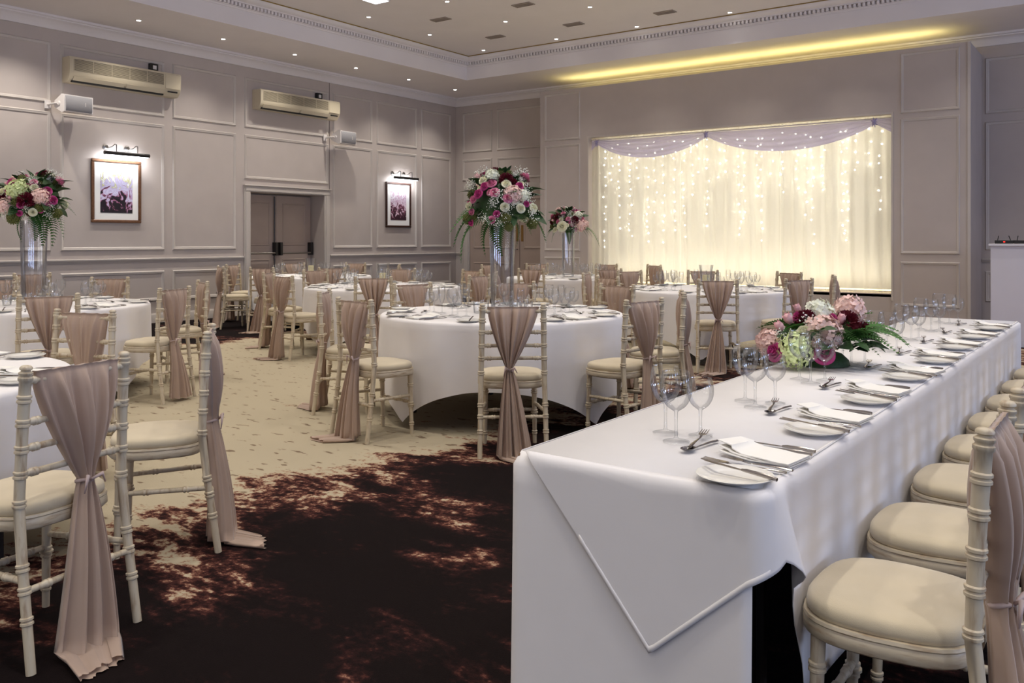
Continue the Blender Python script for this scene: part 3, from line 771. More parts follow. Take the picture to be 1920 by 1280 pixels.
tt = MB().lathe([(TR-.01,TZ-.03),(TR,TZ-.025),(TR,TZ-.005),(TR-.008,TZ)], 64).mesh('tabletop', M_tbl)
tl = MB().bbox(-.02,.02,-.02,.02,0,TZ-.03,.004).mesh('leg', M_tleg)
CHAIRS = {  # seat key: bearing from the table centre, radius of the back rest
 'T1': {'f':(-51,1.45),'fw':(-99,1.36),'w':(216,1.36),'bw':(161,1.42),'b':(122,1.42),'bl':(79,1.36),'l':(28,1.36),'fl':(-11,1.37)},
 'T2': {'f':(-22,1.53),'fl':(20,1.41),'l':(68,1.40),'b':(128,1.55),'bw':(166,1.6)},
 'T3': {'l':(12,1.47),'bl':(52,1.48),'b':(110,1.45)},
 'T4': {'f':(-50,1.36),'fw':(-98,1.36),'w':(212,1.4),'bw':(174,1.36),'b':(124,1.4),'bl':(77,1.36),'l':(36,1.36),'fl':(1,1.45)},
 'T5': {'fw':(246,1.36),'w':(201,1.37),'f':(-71,1.36),'fl':(-29,1.36),'l':(41,1.36),'bl':(106,1.37),'b':(151,1.36)},
 'T6': {'f':(-79,1.4),'fl':(-35,1.4),'bw':(143,1.45),'w':(183,1.45),'b':(95,1.36),'l':(28,1.36),'bl':(60,1.52)},
 'T7': {'f':(-62,1.36),'fl':(-25,1.36),'l':(19,1.36),'bl':(67,1.36),'b':(115,1.36),'bw':(156,1.4),'fw':(-115,1.36),'w':(199,1.38)},
}
TABLES = {   # key: x, y, bearing of a cloth corner, words for it
 'T1': (-3.98, 5.39, -101, 'central round table'),
 'T2': (-7.71, 3.68, -76, 'vase table beside the lilac print'),
 'T3': (-4.22, 1.16, 60, 'front table by the dark carpet'),
 'T4': (-7.40, 7.61, -88, 'candle table behind the central one'),
 'T5': (-10.49, 9.20, -70, 'candle table by exit doors'),
 'T6': (-6.98, 11.12, -60, 'vase table before the stage'),
 'T7': (-4.01, 9.32, -70, 'candle table before the curtain'),
}
for k, (x, y, cr, words) in TABLES.items():
    t = empty('round_table', (x, y, 0)); tag(t, 'round folding banquet table under white cloth, the '+words, 'table', 'round tables')
    link('tabletop', tt, t)
    for sx in (-1,1):
        for sy in (-1,1):
            l = link('leg', tl, t); l.location = (sx*.48, sy*.48, 0)
    c = link('tablecloth', cloth_mesh(cr, k, list(CHAIRS[k].values())), None); c.location = (x, y, .0035); tag(c, 'white square cloth draped over the '+words, 'tablecloth', 'round table cloths')

# ------------------------------------------------------------------ tableware prototypes
def goblet(h, rb, bowl_h, rf, rt):
    sh = h-bowl_h
    out = [(rf,0),(rf,.0015),(rf*.7,.004),(.008,.008),(.0045,.014),(.004,sh*.6),(.005,sh-.004),(.010,sh)]
    for k in range(1,13):
        t = k/12; q = math.sqrt(max(0,1-((.58-t)/.59)**2)) if t < .58 else 1-(1-rt/rb)*((t-.58)/.42)**2
        out.append((max(.010,rb*q), sh+bowl_h*t))
    out += [(out[-1][0]+.0008,h+.0006),(out[-1][0]+.0004,h+.0012),(out[-1][0]-.0008,h+.0008)]
    return MB().lathe(out, 28, None, False, False).mesh('bowl', M_glass, 80)
ME = {}
ME['large'] = goblet(.190,.043,.105,.036,.036); ME['small'] = goblet(.160,.037,.085,.033,.031)
ME['flute'] = goblet(.205,.026,.125,.031,.024)
ME['tumbler'] = MB().lathe([(.0001,0),(.030,0),(.033,.004),(.037,.085),(.0355,.085),(.031,.012),(.0001,.010)], 24, None, False, False).mesh('tumbler', M_glass, 60)
ME['plate'] = MB().lathe([(.0001,.004),(.045,.004),(.050,.0),(.055,.003),(.086,.013),(.087,.015),(.084,.0155),(.060,.0075),(.053,.006),(.0001,.006)], 40, None, False, False).mesh('side_plate', M_china, 60)
def knife():
    b = MB(); b.tube([(0,0,.004),(0,.03,.005),(0,.085,.0045),(0,.10,.0035)], [.0045,.0055,.0045,.003], 8, None, 1)
    poly = [(-.0035,.098),(-.007,.12),(-.0085,.17),(-.007,.205),(-.002,.222),(.003,.222),(.0035,.098)]
    return b.prism(poly, .0025, .0040).mesh('knife', M_cut)
def fork():
    b = MB(); b.tube([(0,0,.004),(0,.04,.006),(0,.10,.005),(0,.125,.004),(0,.145,.008)], [.0055,.005,.003,.0025,.004], 8, None, .5)
    b.prism([(-.003,.138),(-.010,.150),(-.011,.162),(.011,.162),(.010,.150),(.003,.138)], .008, .0095)
    for k in range(4):
        x = -.0095+k*.00633; b.add([(x-.0015,.160,.008),(x+.0015,.160,.008),(x+.0015,.160,.0095),(x-.0015,.160,.0095),(x-.0009,.202,.0125),(x+.0009,.202,.0125),(x+.0009,.202,.0136),(x-.0009,.202,.0136)],[(0,1,2,3),(4,7,6,5),(0,4,5,1),(1,5,6,2),(2,6,7,3),(3,7,4,0)])
    return b.mesh('fork', M_cut)
def spoon():
    b = MB(); b.tube([(0,0,.004),(0,.04,.006),(0,.10,.005),(0,.135,.004)], [.0055,.005,.003,.0028], 8, None, .5)
    def sf(u, v):
        a = 2*PI*u; rr = v; x = .017*rr*math.cos(a); y = .160+.029*rr*math.sin(a); return (x, y, .001+.009*rr*rr)
    b.grid(sf, 20, 6, True); 
    return b.mesh('spoon', M_cut, 60)
ME['knife'] = knife(); ME['fork'] = fork(); ME['spoon'] = spoon()
def napkin(seed):
    g = random.Random(seed); b = MB()
    for k in range(3):
        sh = .016*k; lift = (.010,.016,.024)[k]; tk = .0035*k
        def nf(u, v, sh=sh, lift=lift, tk=tk, k=k):
            x = -.060+.120*u; y = -.095+.19*v-(.0 if k == 0 else .0)
            up = lift*max(0,(v-.55)/.45)**2*(1-.5*u)
            sag = .002*math.sin(6*v+k)
            return (x+sh*.25*(v-.5)+.010*k*(v-.3), y+(.012*k if v > .95 else 0)-.006*k*(v > .9), .0015+tk+up+abs(sag))
        b.grid(nf, 8, 14)
        b.grid(lambda u,v,f=nf: tuple(Vector(f(u,v))+Vector((0,0,.0028))), 8, 14)
        for uu in (0.,1.): b.grid(lambda u,v,f=nf,uu=uu: tuple(Vector(f(uu,v))+Vector((0,0,.0028*u))), 2, 14)
        for vv in (0.,1.): b.grid(lambda u,v,f=nf,vv=vv: tuple(Vector(f(u,vv))+Vector((0,0,.0028*v))), 8, 2)
    return b.mesh('folded_napkin', M_nap, 50)
ME['napkin'] = napkin(1)
KIND = {'plate':('side_plate','white china side plate','plate'), 'napkin':('folded_napkin','folded white linen napkin','napkin'), 'knife':('dinner_knife','steel dinner knife','knife'),
 'knife2':('starter_knife','steel starter knife','knife'), 'fork':('dinner_fork','steel dinner fork','fork'), 'fork2':('starter_fork','steel starter fork','fork'), 'dfork':('dessert_fork','steel dessert fork','fork'),
 'spoon':('dessert_spoon','steel dessert spoon','spoon'), 'butter':('butter_knife','steel butter knife','knife'), 'large':('wine_goblet','large wine goblet','glass'), 'small':('small_goblet','small wine goblet','glass'), 'third':('water_goblet','rear wine goblet','glass'), 'flute':('champagne_flute','slim champagne flute','glass')}
MESHOF = {'knife2':'knife','fork2':'fork','dfork':'fork','butter':'knife','third':'large'}
# local layout: sitter at -y looking to +y, table edge at y = 0: (x, y, turn in degrees, height)
LAY = {'plate':(-.262,.105,0,0),'fork':(-.150,.03,5,0),'fork2':(-.118,.02,-3,0),'napkin':(-.015,.115,-6,0),'knife':(.075,.03,2,0),'knife2':(.105,.035,-2,0),
 'spoon':(.075,.275,84,0),'dfork':(-.070,.300,-80,.0065),'large':(.02,.375,0,0),'small':(.118,.345,0,0),'third':(.10,.445,0,0),'flute':(.10,.445,0,0),'butter':(-.270,.005,-8,.0155)}
jit = random.Random(77)
def setting(ox, oy, face, z, kinds, where, group):
    f = Vector((math.cos(R(face)), math.sin(R(face)))); r = Vector((f.y, -f.x)); jx = jit.uniform(-.01,.01); ja = jit.uniform(-3,3)
    for k in kinds:
        x, y, a, dz = LAY[k]; x += jx+jit.uniform(-.008,.008); y += jit.uniform(-.008,.008)
        nm, words, cat = KIND[k]
        o = link(nm, ME[MESHOF.get(k,k)]); o.location = (ox+r.x*x+f.x*y, oy+r.y*x+f.y*y, z+dz)
        o.rotation_euler = (R(4) if k == 'butter' else 0, 0, R(face-90+a+ja+jit.uniform(-2,2)))
        if k in ('knife2','fork2','butter'): o.scale = (.92,.88,1)
        if k in ('spoon','dfork'): o.scale = (1,.92,1)
        tag(o, words+' '+where, cat, group+' '+nm.replace('_',' ')+'s')
SEAT = {'f':'front seat','fl':'front seat on long-table side','l':'seat on long-table side','bl':'back seat on long-table side','b':'back seat','bw':'back seat on panelled-wall side','w':'seat on panelled-wall side','fw':'front seat on panelled-wall side'}
Z0 = TZ+.0062
FULL = ['plate','napkin','fork','fork2','knife','knife2','spoon','dfork','large','small','third','butter']
FULLF = FULL[:-2]+['flute','butter']
MID = ['plate','napkin','fork','knife','spoon','large','small','flute']
for T, seats in CHAIRS.items():
    tx, ty, _, words = TABLES[T]
    for s, (bear, rad) in seats.items():
        c, sn = math.cos(R(bear)), math.sin(R(bear))
        chair(tx+c*rad, ty+sn*rad, bear+180, 'limewashed chair with blush swag, %s, %s' % (SEAT[s], words), 'banquet chairs at round tables')
        e = .915-.02
        setting(tx+c*e, ty+sn*e, bear+180, Z0, FULLF if T in ('T1','T2') else FULL if T == 'T3' else MID, 'at %s, %s' % (SEAT[s], words), words)
chair(-10.51, 5.0, -15, 'limewashed banquet chair with blush swag standing alone by the panelled wall', 'banquet chairs at round tables')

# ------------------------------------------------------------------ top table
LX0, LX1, LY0, LY1 = -1.345, -.671, 1.86, 6.79
t = empty('long_table', ((LX0+LX1)/2, (LY0+LY1)/2, 0)); tag(t, 'long rectangular banquet table under white cloths', 'table')
hx, hy = (LX1-LX0)/2-.012, (LY1-LY0)/2-.012
MB().bbox(-hx,hx,-hy,0-.001,TZ-.035,TZ-.002,.004).build('tabletop', M_tbl, t); MB().bbox(-hx,hx,.001,hy,TZ-.035,TZ-.002,.004).build('tabletop', M_tbl, t)
for yy in (-hy+.35,-.3,.3,hy-.35):
    for xx in (-hx+.10,hx-.12): MB().tube([(xx,yy,0),(xx,yy,TZ-.035)], .014, 8).build('leg', M_tleg, t)
def drape(path, Lf, z, n, nv=22, rb=.022, off=0., seed=0, fold=.014, flare=None):
    """cloth skirt: path = list of (x, y, nx, ny, s); Lf(s) = drop"""
    def pt(u, v):
        q = u*(len(path)-1); i = min(int(q), len(path)-2); t = q-i; a, c = path[i], path[i+1]
        x, y, nx, ny, s = [a[k]+(c[k]-a[k])*t for k in range(5)]
        ln = math.hypot(nx,ny) or 1; nx /= ln; ny /= ln
        d = v*Lf(s); arc = rb*PI/2
        if d < arc: th = d/rb; o = rb*math.sin(th)-rb; zz = z-rb*(1-math.cos(th))
        else: o = 0; zz = z-rb-(d-arc)
        dn = max(0, d-arc)
        o += off+fold*(dn/.6)**1.2*(math.sin(4.3*s+seed)+.35*math.sin(9.7*s+2.1*seed)+1.0)*.5
        if flare: o += flare(s, d)
        return (x+nx*o, y+ny*o, max(zz,.012))
    drape.last = pt
    return MB().grid(pt, n, nv)
def rounded_path(pts, r=.03, step=.04):
    P = [Vector(p) for p in pts]; out = []; s = 0; 
    seq = []
    for i in range(len(P)-1):
        a, c = P[i], P[i+1]; d = (c-a).normalized(); nrm = Vector((d.y,-d.x))
        a2 = a+d*(r if i > 0 else 0); c2 = c-d*(r if i < len(P)-2 else 0)
        m = max(2, int((c2-a2).length/step))
        for k in range(m+1): seq.append((a2+(c2-a2)*k/m, nrm))
        if i < len(P)-2:
            d2 = (P[i+2]-c).normalized(); n2 = Vector((d2.y,-d2.x)); ctr = c-nrm*r-n2*r
            for k in range(1,6):
                q = (nrm*(1-k/6)+n2*(k/6)).normalized(); seq.append((ctr+q*r, q))
    last = None
    for p, nn in seq:
        if last is not None: s += (p-last).length
        out.append((p.x,p.y,nn.x,nn.y,s)); last = p
    return out
# under cloth: end skirt and aisle side skirt reaching the floor
pA = rounded_path([(LX0,LY1),(LX0,LY0),(-.69,LY0)])
LA = .725
bA = drape(pA, lambda s: LA, TZ+.004, 190, 16, off=.004, seed=1.3, fold=.022)
bA.add([(LX0+.0225,LY0+.02,TZ+.004),(LX1-.02,LY0+.02,TZ+.004),(LX1-.02,LY1,TZ+.004),(LX0+.0225,LY1,TZ+.004)], [(0,1,2,3)])
uc = bA.build('tablecloth', M_cloth, None, 180); tag(uc, 'white floor-length cloth hanging over the end of the long table', 'tablecloth', 'long table cloths')
uc.modifiers.new('thickness','SOLIDIFY').thickness = .002
# over cloth: diagonal flap on the near end, fold at the corner, drop along the chairs
pB = rounded_path([(-1.30,LY0),(LX1,LY0),(LX1,LY1)], .03, .02)
def LB(s):
    e = .665
    if s < .365: return max(.004, .43*s/.365)
    if s < e: return .43-(.43-.165)*((s-.365)/(e-.365))
    if s < e+.10: return .165+.10*(s-e)/.10
    if s < e+.20: return .265+.30*((s-e-.10)/.10)
    return .59+.015*math.sin(5*s)
def flB(s, d):
    q = math.exp(-((s-.70)/.05)**2); q2 = math.exp(-((s-.83)/.035)**2)
    return d*(.30*q+.03*q2)+.009*max(0,min(1,(.68-s)/.03))
bB = drape(pB, LB, TZ+.0085, 330, 24, off=.004, seed=2.2, fold=.004, flare=flB)
bB.add([(-1.30,LY0+.012,TZ+.0085),(LX1-.009,LY0+.012,TZ+.0085),(LX1-.009,LY1,TZ+.0085),(-1.325,LY1,TZ+.0085)], [(0,1,2,3)])
oc = bB.build('tablecloth', M_cloth, None, 180); tag(oc, 'white over-cloth with a pointed flap hanging off the long table corner', 'tablecloth', 'long table cloths')
oc.modifiers.new('thickness','SOLIDIFY').thickness = .002
# hem of the flap
ptB = drape.last
def hemf(u, v):
    uu = .03+u*.097; a = Vector(ptB(uu, 1.0)); q = uu*(len(pB)-1); s0 = pB[int(q)][4]; L = max(.03, LB(s0)); c = Vector(ptB(uu, 1-.016/L))
    return tuple(a+(c-a)*v+Vector((0,-.0028,0)))
b = MB().grid(hemf, 60, 3); b.build('hem', M_cloth, oc, 180).modifiers.new('thickness','SOLIDIFY').thickness = .0022
ZT = TZ+.0115
for k in range(8):
    y = 2.18+.588*k; w8 = ['first','second','third','fourth','fifth','sixth','seventh','eighth'][k]
    chair(-.260, y, 180, 'limewashed chair with blush swag, %s along the long table from its pointed flap' % w8, 'banquet chairs at the long table')
    setting(LX1+.02, y-.0, 180, ZT, FULL, 'at the %s long-table place from the pointed flap' % w8, 'long table')

# ------------------------------------------------------------------ flowers
def petal(b, base, ang, tilt, L, W, cup, curl, ns=4, nt=5):
    M = Matrix.Translation(base) @ Matrix.Rotation(ang,4,'Z') @ Matrix.Rotation(tilt,4,'Y')
    def pf(u, v):
        x = (u-.5)*W*math.sin(PI*min(.97,.18+.80*v**.8))**.7*1.15
        z = v*L; y = cup*(x*x)/(W*W)*W*2.0
        out = curl*max(0,v-.6)**2*L*3
        return (out-y*1.0+.02*L*v, x, z-.3*out)
    b.grid(pf, ns, nt, False, M)
def rose_mesh(name, m):
    b = MB(); g = random.Random(3)
    for n, Rl, h, curl, z0 in ((2,.07,.90,.00,.12),(2,.15,.86,.00,.10),(3,.27,.86,.03,.06),(4,.42,.82,.08,.0),(5,.58,.72,.14,-.06),(6,.74,.55,.20,-.12),(6,.84,.38,.16,-.16)):
        o = g.uniform(0,6); D = 2*PI/n*1.38
        for k in range(n):
            a0 = o+2*PI*k/n+g.uniform(-.12,.12); hh = h*g.uniform(.93,1.05); tw = g.uniform(-.06,.06)
            def pf(u, v):
                a = a0+(u-.5)*D+tw*v; e = (2*u-1)**2
                r = Rl*(.30+.70*math.sin(v*PI/2))*(1-.05*e)+curl*v**4+.03*u
                return (r*math.cos(a), r*math.sin(a), z0+hh*v*(1-.22*e*v)-curl*.9*v**5)
            b.grid(pf, 6, 6)
    b.lathe([(.05,-.3),(.30,-.12),(.42,.10),(.24,.42),(.10,.62),(.03,.78)], 8)
    return b.mesh(name, m, 180)
def bud_mesh(name, m):
    b = MB(); g = random.Random(8)
    b.lathe([(.10,-.1),(.30,.1),(.40,.38),(.36,.66),(.22,.84),(.06,.86)], 14)
    for k in range(5):
        a = 2*PI*k/5; petal(b, (.10*math.cos(a),.10*math.sin(a),-.1), a, .36, 1.0, .62, .5, -.25)
    return b.mesh(name, m, 180)
def fib(n, i):
    z = 1-2*(i+.5)/n; a = i*2.399963; r = math.sqrt(max(0,1-z*z)); return Vector((r*math.cos(a), r*math.sin(a), z))
def toZ(d): return Vector((0,0,1)).rotation_difference(Vector(d)).to_matrix().to_4x4()
def hydrangea_mesh(name, m, n=95):
    b = MB(); g = random.Random(5)
    for i in range(n):
        d = fib(n, i)
        if d.z < -.55: continue
        M = Matrix.Translation(d*g.uniform(.80,.98)) @ toZ(d) @ Matrix.Rotation(g.uniform(0,6.3),4,'Z') @ Matrix.Rotation(g.uniform(-.6,.6),4,'X')
        for k in range(4):
            q = Matrix.Rotation(k*PI/2,4,'Z'); s = .21
            b.add([(0,0,0),(s*.55,-s*.48,.03),(s*1.05,-s*.25,.06),(s*1.08,s*.25,.05),(s*.55,s*.48,.03)], [(0,1,2,3,4)], M @ q)
    b.lathe([(.05,-.6),(.5,-.4),(.66,0),(.5,.42),(.05,.68)], 12)
    return b.mesh(name, m, 180)
def carnation_mesh(name, m):
    b = MB(); g = random.Random(6); n = 70
    for i in range(n):
        d = fib(n, i)
        if d.z < -.25: continue
        M = Matrix.Translation(d*.35) @ toZ(d) @ Matrix.Rotation(g.uniform(0,6.3),4,'Z')
        def pf(u, v): return ((u-.5)*(.12+.42*v), .05*math.sin(u*14+g.random())*v, v*.62+.07*v*math.sin(u*25))
        b.grid(pf, 7, 3, False, M)
    return b.mesh(name, m, 180)
def berry_mesh(name, m):
    b = MB(); n = 110
    for i in range(n):
        d = fib(n, i); b.ico(d*(.86+.08*math.sin(i*7.1)), .135)
    b.lathe([(.05,-.8),(.6,-.5),(.8,0),(.6,.5),(.05,.8)], 10)
    return b.mesh(name, m, 60)
def gyp_mesh(name):
    b = MB(); g = random.Random(9)
    for i in range(60):
        d = Vector((g.gauss(0,.5), g.gauss(0,.5), abs(g.gauss(.45,.4)))); d = d if d.length < 1.25 else d*(1.2/d.length)
        b.ico(d, g.uniform(.045,.085))
    return b.mesh(name, mat('gypsophila_white', (240,240,230), .8), 60)
def stem_mesh():
    b = MB(); g = random.Random(9)
    for i in range(60):
        d = Vector((g.gauss(0,.5), g.gauss(0,.5), abs(g.gauss(.45,.4)))); d = d if d.length < 1.25 else d*(1.2/d.length); g.uniform(0,1)
        if i % 3 == 0: b.tube([(0,0,-.5), tuple(d*.5+Vector((0,0,-.1))), tuple(d)], .010, 3)
    return b.mesh('stems', M_leaf, 60)
M_leaf = mat('leaf_dark_green', (46,74,38), .5, var=.25, scale=9, rand=.25)
M_fern = mat('fern_green', (66,110,50), .55, var=.2, scale=8, rand=.25, trans=.15)
def fern_mesh():
    b = MB(); n = 22
    sp = lambda t: Vector((0, t, .22*math.sin(PI*t*.9)-.30*t*t))
    b.tube([sp(i/10) for i in range(11)], [.010*(1-.8*i/10) for i in range(11)], 4)
    for i in range(2,n):
        t = i/n; p = sp(t); L = .26*math.sin(PI*min(1,.10+.9*t)**.75)*(1-.35*t)+.02
        for s in (-1,1):
            tip = p+Vector((s*L, .42*L, -.10*L)); mid = p+Vector((s*L*.5,.14*L,.03*L)); w = Vector((0,.026,0))
            b.add([p-w*.4, mid-w, tip, mid+w, p+w*.4], [(0,1,2,3,4) if s > 0 else (4,3,2,1,0)])
    return b.mesh('fern_frond', M_fern, 180)
def leaf_mesh():
    b = MB()
    def lf(u, v): 
        x = (u-.5)*.56*math.sin(PI*min(.985,.04+.95*v))**.8; return (x, v, .10*math.sin(PI*v)-.25*v*v+.35*abs(x)*abs(x)*2)
    return b.grid(lf, 5, 8).mesh('leaf', M_leaf, 180)
def fm(n, c, tr=.15): return mat(n, c, .6, var=.10, scale=2.5, rand=.10, trans=tr)
FL = {
 'pk': ('pink_rose', rose_mesh('pink_rose', fm('rose_pink', (222,140,170)))), 'hp': ('deep_pink_rose', rose_mesh('deep_pink_rose', fm('rose_deep_pink', (196,74,138)))),
 'cr': ('cream_rose', rose_mesh('cream_rose', fm('rose_cream', (236,234,208)))), 'bb': ('blush_bud', bud_mesh('blush_bud', fm('bud_blush', (236,186,190)))),
 'bh': ('blush_hydrangea', hydrangea_mesh('blush_hydrangea', fm('hydrangea_blush', (240,206,196)))), 'wh': ('white_hydrangea', hydrangea_mesh('white_hydrangea', fm('hydrangea_white', (238,240,222)))),
 'lh': ('lime_hydrangea', hydrangea_mesh('lime_hydrangea', fm('hydrangea_lime', (220,232,172)))), 'rd': ('dark_red_carnation', carnation_mesh('dark_red_carnation', fm('carnation_red', (98,14,34), .05))),
 'sk': ('green_berry_head', berry_mesh('green_berry_head', mat('berry_olive', (98,102,48), .6, var=.2, scale=6))),
 'gy': ('gypsophila_sprig', gyp_mesh('gypsophila_sprig')),
}
ME['gstem'] = stem_mesh(); ME['fern'] = fern_mesh(); ME['leaf'] = leaf_mesh()
VR = Vector((.811,.585,0)); VT = Vector((.585,-.811,0))       # across the dome, and towards the room's front
def orient(d, spin): return (toZ(d) @ Matrix.Rotation(spin,4,'Z')).to_euler()
def put(parent, nm, me, p, d, size, spin):
    o = link(nm, me, parent); o.location = p; o.rotation_euler = orient(d, spin); o.scale = (size,)*3; return o
def frond(parent, nm, me, p, d, size, roll=0.):
    d = Vector(d).normalized(); up = Vector((0,0,1)); x = d.cross(up).normalized(); z = x.cross(d).normalized()
    M = Matrix((x, d, z)).transposed().to_4x4() @ Matrix.Rotation(roll,4,'Y')
    o = link(nm, me, parent); o.location = p; o.rotation_euler = M.to_euler(); o.scale = (size,)*3; return o
def arrangement(x, y, z, rx, rz, items, label, seed, nfern=7, nleaf=16, fill=26, ferns=(), depth=1.0, name='flower_arrangement', cat='flowers', droop=-.15):
    g = random.Random(seed); o = empty(name, (x, y, z)); tag(o, label, cat, None)
    core = MB().lathe([(.02,-.02),(.5,.0),(.62,.18),(.55,.45),(.35,.66),(.05,.74)], 16); me = core.mesh('foliage_core', M_leaf, 60)
    c = link('foliage_core', me, o); c.scale = (rx, rx*depth, rz*1.0); c.rotation_euler = (0,0,R(35.8))
    def at(a, bb, f=1.0):
        q = 1-a*a-bb*bb; t = math.sqrt(max(.02, q)); d = VR*a+VT*t+Vector((0,0,bb))
        return d
    def place(k, d, size, lift=1.0):
        size *= {'pk':1.12,'hp':1.1,'cr':1.12,'bb':1.25,'rd':1.25,'bh':1.05,'wh':1.12,'lh':1.12,'gy':.85}.get(k,1.05)
        p = VR*(d.dot(VR)*rx)+VT*(d.dot(VT)*rx*depth)+Vector((0,0,d.z*rz)); p *= lift
        nm, me = FL[k]; n = Vector((d.x/rx, d.y/rx, d.z/rz+.2)).normalized()
        a = put(o, nm, me, p*(.80 if k in ('bh','wh','lh','rd','sk') else .84), n, size, g.uniform(0,6.3))
        if k == 'gy': a['kind'] = 'stuff'; put(a, 'stems', ME['gstem'], (0,0,0), (0,0,1), 1, 0)
    for k, a, bb, size in items: place(k, at(a, bb), size)
    kinds = ['pk','cr','bh','gy','rd','sk','bb','hp','gy','wh']
    for i in range(fill):                                  # the sides and back of the dome
        az = g.uniform(.2, PI-.2); el = g.uniform(.05,1.2)
        d = VR*math.cos(az)*math.cos(el)-VT*math.sin(az)*math.cos(el)+Vector((0,0,math.sin(el)))
        k = kinds[i % len(kinds)]; place(k, d, {'bh':.060,'wh':.058,'rd':.048,'sk':.040,'gy':.07}.get(k,.040)*rx/.32)
    for i in range(22):                                    # small heads and sprigs between the big ones
        a = g.uniform(-.85,.85); bb = g.uniform(-.1,.9)
        if a*a+bb*bb > .92: continue
        place(['gy','pk','sk','cr','gy','hp'][i % 6], at(a, bb)*.93, [.055,.026,.028,.026,.06,.024][i % 6]*rx/.33)
    for i in range(34):
        a = g.uniform(0,2*PI); e = g.uniform(.0,1.35); d = Vector((math.cos(a)*math.cos(e), math.sin(a)*math.cos(e), math.sin(e)))
        p = Vector((d.x*rx*.60, d.y*rx*.60*depth, d.z*rz*.62+.02)); t2 = Vector((-d.y, d.x, g.uniform(-.6,.6)))
        frond(o, 'leaf', ME['leaf'], p, d+t2*g.uniform(-.8,.8), rx*g.uniform(.26,.38), g.uniform(-.6,.6))
    for i in range(nfern):
        a = 2*PI*i/nfern+g.uniform(-.2,.2); e = droop+g.uniform(-.25,.35)
        d = Vector((math.cos(a), math.sin(a), e)); frond(o, 'fern_frond', ME['fern'], d*.12*rx+Vector((0,0,.10*rz)), d, rx*g.uniform(.8,1.0))
    for ax, az, L in ferns:
        d = VR*ax+VT*.35+Vector((0,0,az)); frond(o, 'fern_frond', ME['fern'], Vector((0,0,.12*rz)), d, L, g.uniform(-.4,.4))
    for i in range(nleaf):
        a = 2*PI*i/nleaf+g.uniform(-.3,.3); e = g.uniform(-.35,.9); d = Vector((math.cos(a), math.sin(a), e)).normalized()
        p = Vector((d.x*rx*.55, d.y*rx*.55*depth, max(.02,d.z*rz*.6+.05))); frond(o, 'leaf', ME['leaf'], p, d, rx*g.uniform(.36,.52), g.uniform(-.6,.6))
    return o
def px(lst, cx, cy, hx, hy, sc):
    """flower heads as (kind, x, y, size) on a measured front view -> dome coordinates"""
    return [(k, max(-.97,min(.97,(x-cx)/hx)), max(-.5,min(.97,(cy-y)/hy)), r*sc) for k,x,y,r in lst]
def vase(x, y, h, r0, r1, label):
    o = empty('tall_vase', (x, y, Z0)); tag(o, label, 'vase', 'tall glass vases')
    MB().lathe([(.0001,.004),(r0*.9,.004),(r0,.012)]+[(r0+(r1-r0)*t/8, .012+(h-.012)*t/8) for t in range(1,9)]+[(r1-.004,h),(r0-.004,.03),(.0001,.028)], 40, None, False, False).build('glass_body', M_vase, o, 60)
    return o
items1 = px([('wh',410,135,62),('cr',330,190,40),('rd',560,170,55),('rd',625,195,36),('sk',500,95,36),('sk',595,110,36),('pk',415,220,42),('hp',345,245,40),('hp',285,310,44),('pk',235,355,36),('pk',445,300,42),
 ('pk',575,350,42),('cr',560,225,40),('bh',625,305,80),('hp',690,240,36),('wh',730,320,56),('cr',545,425,38),('cr',700,435,40),('cr',825,430,42),('cr',190,410,36),('hp',757,395,28),('gy',240,225,70),('gy',480,340,80),
 ('gy',640,150,50),('gy',790,490,85),('gy',700,190,45),('gy',430,400,60),('sk',560,520,46),('sk',160,520,52),('sk',835,570,46),('sk',590,600,38)], 515, 520, 400, 450, .00086)
vase(-3.98, 5.39, .66, .085, .100, 'tall clear glass vase on the central round table')
arrangement(-3.98, 5.39, 1.46, .355, .46, items1, 'domed arrangement of roses and hydrangea on the central tall vase', 1,
  ferns=((-1.2,-.95,.50),(-1.3,-.55,.46),(-1.1,-.2,.44),(-.15,-1.4,.34),(1.1,-.45,.42),(.6,-.9,.3),(-.7,-1.1,.36)))
items2 = px([('lh',265,245,85),('rd',370,345,62),('bh',490,305,75),('bh',130,395,68),('hp',330,385,34),('bb',222,330,28),('hp',180,190,40),('bb',125,205,26),('cr',85,270,36),('cr',440,450,34),('sk',240,505,54),('sk',275,365,40),
 ('sk',490,410,40),('sk',270,145,42),('sk',610,455,44),('hp',525,260,40),('hp',575,340,40),('cr',425,235,34),('rd',55,340,50),('gy',400,200,55),('gy',350,165,50),('gy',380,420,45),('pk',400,185,30),('gy',40,430,45),('cr',20,345,34),('hp',320,460,26),('bb',225,445,20)], 275, 440, 360, 370, .00096)
vase(-7.71, 3.68, .72, .092, .108, 'tall clear glass vase on the table beside the lilac print')
arrangement(-7.71, 3.68, 1.54, .335, .42, items2, 'domed arrangement with lime hydrangea on the vase by lilac print', 2,
  ferns=((-.5,-1.3,.34),(.6,-1.2,.36),(.85,-.9,.42),(1.1,-.6,.44),(.35,-1.4,.3)))
items6 = px([('bh',1170,600,52),('rd',1110,555,34),('rd',945,525,32),('cr',985,610,44),('wh',1150,510,38),('pk',1045,545,20),('pk',950,570,22),('hp',1065,578,16),('pk',1000,500,22),('bb',1015,445,16),('bb',1110,490,16),('hp',1130,470,14),
 ('cr',920,635,20),('cr',1030,600,18),('bb',905,560,18),('gy',1080,600,40),('gy',990,530,35),('gy',1060,500,35),('pk',1180,545,24),('cr',975,550,20),('gy',1100,640,36)], 1055, 640, 190, 200, .00170)
vase(-6.98, 11.12, .66, .085, .100, 'tall clear glass vase on the table before the stage')
